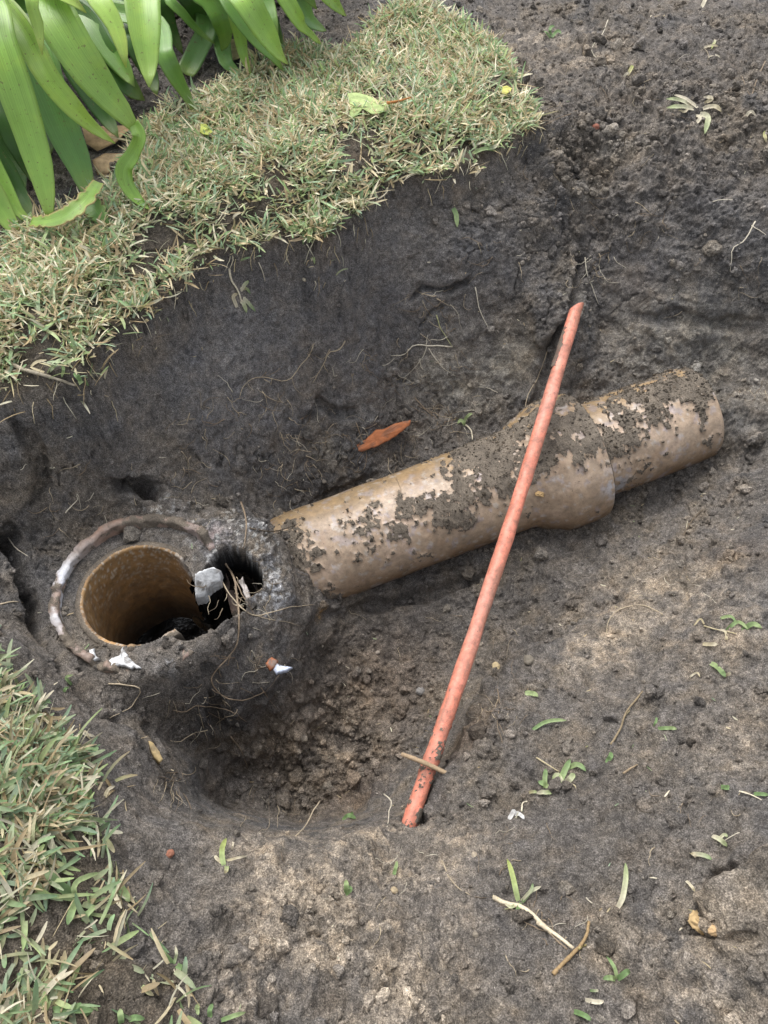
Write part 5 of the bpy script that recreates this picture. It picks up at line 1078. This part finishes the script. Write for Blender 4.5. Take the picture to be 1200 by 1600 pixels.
sprig('spread of green and straw blades at the right edge above the bank', [([(1135, 985), (1150, 975), (1166, 985)], 6, Gn, Gl), ([(1160, 985), (1172, 978), (1188, 984)], 8, Gn, Gl), ([(1125, 966), (1138, 966), (1148, 974)], 5, Gl, Gn), ([(1098, 1006), (1108, 1010), (1120, 1009)], 6, Sw, Sl), ([(1100, 975), (1092, 970), (1082, 980)], 3, Sw, Sw), ([(1135, 1000), (1130, 990), (1120, 986)], 4, Sw, Sl)], [([(1100, 978), (1120, 985), (1150, 990)], 2.5, Sw)])
sprig('thick green blade stub at the right below the spread blades', [([(1110, 1036), (1118, 1045), (1132, 1060)], 9, Gl, Gn), ([(1132, 1058), (1140, 1055)], 6, Sw, Sl), ([(1078, 1058), (1086, 1054), (1092, 1060)], 3, Sl, Sw)])
sprig('green bit at the right edge beside tiny white roots', [([(1126, 1230), (1132, 1233), (1138, 1232)], 8, Gn, Gn), ([(1176, 1240), (1186, 1243), (1198, 1244)], 6, Gn, Gn)], [([(1155, 1236), (1170, 1242), (1190, 1250)], 2.5, Sl)])
sprig('green and straw scraps on the slope at lower right', [([(1080, 1334), (1096, 1338), (1110, 1344)], 7, Sl, Gn), ([(1112, 1305), (1122, 1314), (1134, 1324)], 8, Sl, Gl), ([(1122, 1312), (1128, 1306), (1134, 1310)], 5, Sl, Gl), ([(1078, 1332), (1084, 1342)], 5, Sw, Sl), ([(1072, 1376), (1078, 1388), (1084, 1394)], 5, Sl, Sw)])
sprig('stiff upright pale green blade left of the lower right slope', [([(965, 1418), (970, 1400), (974, 1350)], 9, Sl, Gl, .012)])
sprig('uprooted runner with green shoot and long whitish stem', [([(810, 1408), (800, 1385), (790, 1345)], 9, Gl, Gy, .018), ([(816, 1410), (826, 1396), (844, 1386)], 6, Gn, Sl, .01), ([(814, 1410), (806, 1425), (802, 1432)], 6, Gn, Gn), ([(814, 1408), (826, 1394), (830, 1382)], 5, Sl, Gn, .014), ([(810, 1412), (796, 1418), (786, 1410)], 5, Gl, Sl)], [([(772, 1402), (790, 1412), (812, 1416), (832, 1430), (850, 1448), (870, 1462), (896, 1482)], 8, (0.60, 0.52, 0.38)), ([(770, 1400), (784, 1408)], 4, Sw), ([(840, 1440), (862, 1458)], 10, (0.55, 0.47, 0.34))], cat='grass runner')
sprig('three-bladed green sprout at the bottom right', [([(964, 1530), (954, 1512), (944, 1496)], 6, Gl, Gn, .012), ([(964, 1530), (974, 1520), (982, 1520)], 9, Gn, Gn, .01), ([(962, 1530), (950, 1528), (940, 1530)], 8, Gl, Gn)])
sprig('grey green scraps at the bottom edge right of centre', [([(914, 1562), (930, 1566), (942, 1564)], 7, Sl, Sl), ([(896, 1580), (910, 1586), (922, 1594)], 8, Gn, Gn), ([(922, 1548), (934, 1548)], 4, Gn, Sl)])
sprig('yellow green curled shoot on the near lip of the hollow', [([(350, 1352), (350, 1335), (356, 1312)], 9, Gl, Gy, .014), ([(350, 1350), (342, 1344), (336, 1338)], 6, Sw, Sl), ([(352, 1345), (372, 1342), (388, 1338)], 4, Sw, Sl), ([(354, 1352), (356, 1360), (352, 1366)], 7, Gl, Sw), ([(362, 1328), (366, 1320), (364, 1316)], 3, Sl, Sl)])
sprig('small green shoot on the near soil at bottom centre', [([(540, 1398), (542, 1388), (542, 1376)], 8, Gn, Gl, .01), ([(540, 1398), (548, 1392), (546, 1384)], 6, Gn, Gn)])
sprig('slim green blade on near soil left of the conduit foot', [([(615, 1368), (618, 1358), (620, 1346)], 6, Gn, Gl)])
sprig('green fragment in the bottom of the hollow', [([(536, 1282), (545, 1276), (556, 1280)], 8, Gn, Gn), ([(548, 1276), (552, 1270)], 5, Gn, Gn)])
sprig('dry split husk on soil beside the lower left lawn', [([(164, 1246), (172, 1236), (182, 1230)], 6, Sw, Sl), ([(166, 1246), (176, 1240), (182, 1236)], 4, Sw, Br)])
sprig('little white husk on the dark bank under the riser', [([(126, 1143), (138, 1150), (150, 1152)], 5, Sl, Sl), ([(126, 1143), (136, 1146), (144, 1158)], 4, Sl, Sw)])
sprig('narrow green scrap in the crevice left of the riser', [([(112, 1070), (106, 1062), (116, 1056)], 5, Gn, Gl), ([(100, 1082), (110, 1076)], 5, Gn, Gn)])
sprig('pale leaf tip on the dark soil left under the lawn', [([(168, 548), (176, 544), (184, 545)], 5, Gl, Sl)])
sprig('green blades hanging at the lower lawn edge', [([(120, 585), (124, 596), (132, 604)], 9, Gn, Gn, .01), ([(122, 600), (132, 600), (140, 606)], 7, Gl, Gn), ([(98, 572), (102, 584), (98, 594)], 5, Gn, Gl)])
sprig('bright green tuft drooping over the middle of the lawn edge', [([(478, 345), (470, 358), (456, 368)], 10, Gn, Gl, .01), ([(480, 350), (486, 368), (482, 386)], 8, Gn, Gl, .01), ([(484, 345), (476, 372), (474, 386)], 7, Gl, Gn), ([(470, 350), (460, 360), (448, 366)], 8, Gn, Gn)])
sprig('loose straw blades hanging at the right end of the lawn', [([(742, 262), (748, 270), (742, 280)], 6, Sw, Sl), ([(738, 240), (756, 238), (776, 240)], 6, Gl, Gn), ([(760, 232), (770, 236), (780, 230)], 6, Gn, Sl), ([(700, 250), (712, 262), (716, 275)], 5, Sw, Sw)])
sprig('bunch of small green leaves on bare soil at top right', [([(862, 58), (858, 50), (866, 44)], 5, Gn, Gn), ([(862, 58), (870, 54), (876, 56)], 5, Gn, Gn), ([(860, 60), (852, 56), (848, 52)], 4, Gn, Gn)])
sprig('crossed straw pieces on soil near the top right edge', [([(1098, 75), (1110, 77), (1120, 76)], 4, Sl, Sw), ([(1118, 62), (1114, 72), (1110, 80)], 4, Sl, Gy), ([(1106, 90), (1116, 92), (1124, 94)], 3, Sl, Sl)])
sprig('white leaf scrap at the top edge of bare soil', [([(1096, 12), (1100, 4), (1101, -6)], 6, Sl, Sl)])
sprig('pale scrap on the brow of bare soil, below the small leaves', [([(980, 118), (985, 112), (988, 106)], 6, Sw, Gy), ([(975, 120), (982, 120)], 4, Sl, Sl)])
sprig('yellowish blades at the right edge below the dried tuft', [([(1198, 205), (1192, 216), (1196, 226)], 6, Gy, Sw), ([(1164, 184), (1170, 180), (1178, 184)], 5, Sl, Sl)])
# the folded white scrap
sprig('folded white scrap shaped like a tent on the right bank', [([(795, 1280), (801, 1270), (806, 1272)], 7, (.75, .74, .72), (.75, .74, .72)), ([(802, 1271), (812, 1275), (818, 1281)], 7, (.75, .74, .72), (.7, .7, .68))], [([(815, 1268), (816, 1256), (824, 1252)], 2.5, Sl)], cat='scrap', name='white_scrap')
sprig('long green blade lying across the bottom left corner', [([(74, 1580), (110, 1577), (154, 1579)], 11, Gn, Gn, .008), ([(50, 1567), (66, 1573), (80, 1580)], 3, Sw, Sw)])
sprig('broad dull green blade leaning in the lower left lawn', [([(118, 1402), (96, 1382), (76, 1362)], 15, Gn, (.16, .22, .11), .012), ([(118, 1402), (124, 1385), (160, 1366)], 9, Gl, Gl, .014), ([(120, 1404), (118, 1430), (110, 1446)], 12, Gl, Gn, .01), ([(116, 1406), (90, 1402), (52, 1400)], 7, Gl, Gn, .01), ([(130, 1440), (145, 1428), (156, 1415)], 9, Gn, Gl, .01), ([(182, 1375), (200, 1398), (206, 1410)], 12, Gn, Gl, .01)])
sprig('green shoots at the bottom edge left of centre', [([(190, 1600), (192, 1588), (190, 1576)], 10, Gn, Gl), ([(200, 1594), (215, 1590), (228, 1592)], 9, Gn, Gn), ([(308, 1586), (310, 1578), (312, 1568)], 8, Gl, Gl), ([(345, 1594), (360, 1590), (385, 1582)], 7, Gn, Gl), ([(328, 1590), (330, 1578), (334, 1568)], 8, Gn, Gn)])
sprig('fan of small green leaves at the lower left lawn tip', [([(270, 1505), (262, 1495), (250, 1480)], 8, Gn, Gl), ([(276, 1508), (284, 1512), (294, 1514)], 9, Gn, Gn), ([(272, 1506), (278, 1492), (276, 1478)], 5, Gn, Sl), ([(240, 1530), (244, 1540), (250, 1556)], 5, Sw, Br), ([(222, 1540), (232, 1548), (242, 1556)], 7, Gl, Sw)])

# ------------------------------------------------------------------ stones and shards
GRP = {'pebble': 'pebbles lying in the pit soil', 'soil_clod': 'clods of soil beside the pit', 'clay_lump': 'ochre lumps', 'brick_fragment': 'red brick fragments'}
def stone(name, px, py, rpx, c, label, cat='stone', squash=0.7, seed=1, mat=None):
    p_, n = hit(px, py); r_ = rpx * depth_of(p_) / F; rs = np.random.default_rng(seed); V = I3V.copy()
    V = V * (1 + (0.5 if name in ('clay_lump', 'soil_clod') else 0.28) * fbm(V + seed * 3.1, 0.8, 5, seed, 0.72))[:, None]; V = V * np.array([1, 0.85, squash]) * r_
    a = rs.uniform(0, 6); V = V @ np.array([[math.cos(a), -math.sin(a), 0], [math.sin(a), math.cos(a), 0], [0, 0, 1]]).T
    o = mesh_obj(name, V + p_ + np.array([0, 0, r_ * squash * 0.2]), I3F, mat or M_stone, np.tile(c, (len(V), 1)), True)
    recenter(o, p_ - np.array([0, 0, 0])); return tag(o, label, cat, GRP.get(name))
stone('pebble', 775, 1042, 7.5, (0.50, 0.40, 0.24), 'small buff pebble on the pit floor right of the conduit', seed=2)
stone('pebble', 657, 1080, 7, (0.20, 0.19, 0.18), 'round grey pebble on the pit floor left of the conduit', seed=3)
stone('pebble', 616, 1391, 6, (0.36, 0.29, 0.19), 'dull tan pebble on near soil, below the slim green blade', seed=4)
stone('pebble', 741, 1336, 5, (0.34, 0.29, 0.22), 'small tan pebble on the near soil right of the conduit foot', seed=5)
stone('pebble', 743, 1460, 5, (0.22, 0.19, 0.15), 'dark brown pebble left of the long whitish stem', seed=6)
stone('brick_fragment', 265, 1334, 7, (0.26, 0.115, 0.075), 'small red brick fragment on the near left soil', 'brick fragment', seed=7, mat=M_terra)
stone('brick_fragment', 931, 199, 6, (0.24, 0.10, 0.07), 'dull red brick fragment on the crumbly soil at top right', 'brick fragment', seed=8, mat=M_terra)
stone('clay_lump', 1091, 1440, 14, (0.52, 0.37, 0.19), 'ochre lump of clay on the slope at lower right, left one of the pair', 'clay lump', seed=9)
stone('clay_lump', 1112, 1452, 10, (0.48, 0.33, 0.18), 'smaller ochre lump of clay at lower right, right one of the pair', 'clay lump', seed=10)
stone('clay_lump', 844, 771, 7, (0.40, 0.27, 0.13), 'crusty ochre lump stuck on the pipe beside the conduit', 'clay lump', 0.35, seed=11)
stone('pebble', 826, 1032, 9, (0.17, 0.15, 0.12), 'grey brown stone in the bank above the curved blade', seed=12)
stone('soil_clod', 452, 1430, 14, (0.13, 0.115, 0.10), 'grey rounded clod of soil on the near lip at bottom centre', 'clod', seed=13, mat=M_crumb)
stone('soil_clod', 420, 1580, 22, (0.11, 0.095, 0.08), 'large dark clod of soil at the bottom edge', 'clod', seed=14, mat=M_crumb)
stone('soil_clod', 1182, 690, 12, (0.08, 0.07, 0.06), 'dark clod of soil right of the pipe end', 'clod', seed=15, mat=M_crumb)
stone('pebble', 590, 1020, 4, (0.28, 0.24, 0.2), 'tiny pale pebble on the pit floor below the pipe', seed=16)
stone('pebble', 476, 437, 4, (0.42, 0.37, 0.28), 'tiny pale pebble pressed into the smooth upper wall', seed=17)
# decayed ochre root stump in the left bank

def slab(name, top, nav, thick, mat, c, edge=None, dirty=0.5):
    cen = top.mean(0); n = len(top); V = [cen]; ring_f = [.2, .4, .6, .78, .9, .97, 1.0, 1.0]; ring_z = [0, 0, 0, -.0002, -.0006, -.0016, -.0035, -thick]
    for f_, z_ in zip(ring_f, ring_z): V += [cen + (t - cen) * f_ + nav * z_ for t in top]
    V = np.array(V); V = V + nav * (0.0016 * fbm(V, 0.012, 4, 900, 0.65))[:, None] * (np.arange(len(V)) < 1 + 6 * n)[:, None]
    Fs = [(0, 1 + k, 1 + (k + 1) % n) for k in range(n)]
    for l in range(len(ring_f) - 1):
        for k in range(n): Fs.append((1 + l * n + k, 1 + (l + 1) * n + k, 1 + (l + 1) * n + (k + 1) % n, 1 + l * n + (k + 1) % n))
    C = np.tile(np.array(c, float), (len(V), 1)); C[1 + 6 * n:] = np.array(edge) if edge is not None else np.array(c) * 0.7
    m_ = sstep(0.05, 0.35, fbm(V, 0.010, 4, 910, 0.7))[:, None] * dirty; C = C * (1 - m_) + np.array([0.12, 0.105, 0.09]) * m_
    return mesh_obj(name, V, Fs, mat, C, True)
def shard(name, outline, proud, thick, mat, c, label=None, cat=None, parent=None, rag=0.9, edge=None):
    pts = []; m = len(outline)
    for k in range(m):
        a = np.array(outline[k], float); b_ = np.array(outline[(k + 1) % m], float); ns = max(1, int(np.linalg.norm(b_ - a) / 4))
        for i in range(ns): pts.append(a + (b_ - a) * i / ns + np.array([random.uniform(-rag, rag), random.uniform(-rag, rag)]) * (0.6 if i else 0.2))
    hits = [hit(*p_, 0.0, True) for p_ in pts]; H = np.array([h[0] for h in hits]); nav = np.mean([h[1] for h in hits], axis=0); nav /= np.linalg.norm(nav)
    cpt = H.mean(0); toc = np.array([0, 0, CAM_H]) - cpt; toc /= np.linalg.norm(toc)
    nav = nav * 0.3 + toc * 0.7; nav /= np.linalg.norm(nav); hm = np.percentile((H - cpt) @ nav, 74)
    org = np.array([0, 0, CAM_H]); top = []
    for p_ in pts:                                   # the shard's own plane, a little proud of the soil
        r = ray(*p_); t = ((cpt + nav * (hm + proud) - org) @ nav) / (r @ nav); top.append(org + t * r)
    top = np.array(top); cen = top.mean(0); o = slab(name, top, nav, thick, mat, c, edge)
    if parent: adopt(o, parent); return o
    recenter(o, cen - nav * thick); return tag(o, label, cat)
shard('terracotta_shard', [(540, 708), (552, 696), (572, 686), (588, 671), (598, 671), (616, 662), (642, 656), (641, 664), (620, 681), (592, 697), (565, 706)], 0.004, 0.016, M_terra, (0.46, 0.17, 0.075), 'bright orange terracotta shard sticking out of the pit wall behind the pipe', 'shard')
shard('root_stump', [(232, 1156), (240, 1160), (250, 1174), (255, 1187), (250, 1193), (241, 1184), (233, 1168)], 0.004, 0.012, M_dry, (0.46, 0.35, 0.18), 'pale ochre root stump in the crevice of the left bank', 'root')
Wc = (0.62, 0.63, 0.64)
def chip(outline, z, label=None, c=Wc, parent=riser, tiltx=0.0, tilty=0.0, thick=0.005):
    pts = []; m = len(outline)
    for k in range(m):
        a = np.array(outline[k], float); b_ = np.array(outline[(k + 1) % m], float); ns = max(1, int(np.linalg.norm(b_ - a) / 3))
        for i in range(ns): pts.append(a + (b_ - a) * i / ns + np.random.default_rng(k * 31 + i).uniform(-1.1, 1.1, 2))
    cpx = np.mean(pts, axis=0); top = np.array([Pz(p_[0], p_[1], z + tiltx * (p_[0] - cpx[0]) + tilty * (p_[1] - cpx[1])) for p_ in pts]); cen = top.mean(0)
    o = slab('glaze_chip', top, np.array([0, 0, 1.0]), thick, M_white, c, None, dirty=0.8); adopt(o, parent)
    if label: o['label'] = label
    return o
chip([(303, 895), (318, 889), (334, 884), (344, 890), (343, 905), (326, 917), (318, 931), (304, 934)], -0.190, 'broad white glazed break at the right side of the mouth', tilty=-0.0007, thick=.02)
chip([(164, 1038), (173, 1028), (186, 1023), (191, 1008), (196, 1019), (206, 1032), (220, 1042), (204, 1044), (186, 1038), (172, 1042)], -0.186, 'white pointed chip on the front lip')
chip([(138, 1014), (146, 1013), (148, 1022), (154, 1028), (146, 1031), (138, 1027)], -0.186, 'small white flake on the front left of the collar')
chip([(426, 1046), (432, 1036), (444, 1040), (456, 1042), (446, 1048), (432, 1052)], -0.262, 'blue white chip below the drain joint', (0.50, 0.56, 0.70))
chip([(414, 1036), (424, 1026), (434, 1030), (430, 1042), (420, 1046)], -0.262, 'rusty orange chip below the drain joint', (0.27, 0.09, 0.035))
chip([(372, 905), (378, 900), (386, 915), (392, 935), (388, 948), (382, 930)], -0.232, 'pale sliver on the far edge of the break', (0.42, 0.38, 0.36), thick=.01)

# ------------------------------------------------------------------ hair roots and chaff in the soil (countless)
mb = MB()
spots = [(640, 610, 90, 26), (600, 690, 60, 16), (500, 690, 70, 22), (420, 620, 50, 12), (330, 660, 50, 10), (300, 760, 60, 14), (110, 780, 60, 12), (680, 480, 40, 14), (930, 420, 30, 10), (760, 400, 50, 6),
         (990, 360, 60, 8), (1150, 430, 60, 6), (330, 1120, 60, 18), (400, 1040, 50, 12), (270, 1220, 25, 12), (430, 1250, 60, 8), (390, 930, 50, 14), (600, 560, 60, 8), (450, 740, 60, 14), (760, 1110, 30, 10),
         (700, 1000, 80, 6), (1050, 900, 60, 8), (560, 1400, 200, 10), (850, 1350, 120, 8), (1000, 150, 120, 12), (860, 1440, 50, 8), (880, 300, 60, 8), (1080, 1270, 60, 5), (700, 660, 30, 8), (1180, 600, 30, 5)]
for sx, sy, sr, cnt in spots:
    for _ in range(int(cnt * 1.7)):
        a = random.gauss(sx, sr * .6), random.gauss(sy, sr * .45); th = random.uniform(0.2, 2.9) if random.random() < .7 else random.uniform(0, 6.28); L = random.uniform(12, 42); k = random.randint(4, 6); pts = [a]
        for _k in range(k): th += random.gauss(0, .45); pts.append((pts[-1][0] + L / k * math.cos(th), pts[-1][1] + L / k * math.sin(th)))
        if not (0 < pts[0][0] < 1200 and 0 < pts[0][1] < 1600): continue
        W = ground_line(pts, 0.0008, 7, 0, 1.0); c = random.choice([RC1, RC1, RC2, (0.24, 0.19, 0.14), RC3]); mb.tube(W, np.linspace(random.uniform(.0003, .0008), .0002, len(W)), 3, c)
o = mb.build('hair_roots', M_root); tag(o, 'hair-fine rootlets threading the dug soil walls', 'roots', kind='stuff')
# hanging roots and soil under the cut edge of the turf
mb = MB(); r = np.random.default_rng(77)
edge = np.where((np.abs(dl_far) < 0.006) & inview & (y > 0.3))[0]
for k in r.choice(edge, 240):
    p_ = GP[k] + np.array([0, 0, 0.004]); L = r.uniform(.008, .028); a = r.uniform(0, 6.28); q_ = [p_]
    for s_ in range(4): a += r.normal(0, .6); q_.append(q_[-1] + np.array([math.cos(a) * L * .12, math.sin(a) * L * .12 - L * .14, -L * .16 + r.normal(0, .001)]))
    mb.tube(np.array(q_), np.linspace(.0007, .0003, 5), 3, STRAWS[r.integers(0, 6)] * .9)
o = mb.build('turf_fringe', M_root); tag(o, 'straw-coloured runners and roots fringing the cut lawn edge', 'roots', kind='stuff')
# chaff: short straw bits dropped on the soil
pick = rng.choice(len(x), 900, p=(lambda w: w / w.sum())(area * inview * (cav < .05) * (rr_ > .07) * np.clip(0.25 + nP + 1.5 * np.exp(-np.abs(np.minimum(np.abs(dl_far), np.abs(dl_near))) / .03), 0.03, 3)))
N = len(pick); cb, ct = colour_sets(N, 0.85, rng); V, q, C = blades('chaff', pick, .001, rng.uniform(.002, .009, N), rng.uniform(.0005, .0014, N), rng.uniform(1.2, 1.6, N), rng.uniform(-.3, .3, N), cb, ct, 5, 4, .002, .0012)
o = mesh_obj('straw_chaff', V, q, M_blade, C, True); tag(o, 'tiny straw bits strewn over the bare soil', 'straw', kind='stuff')
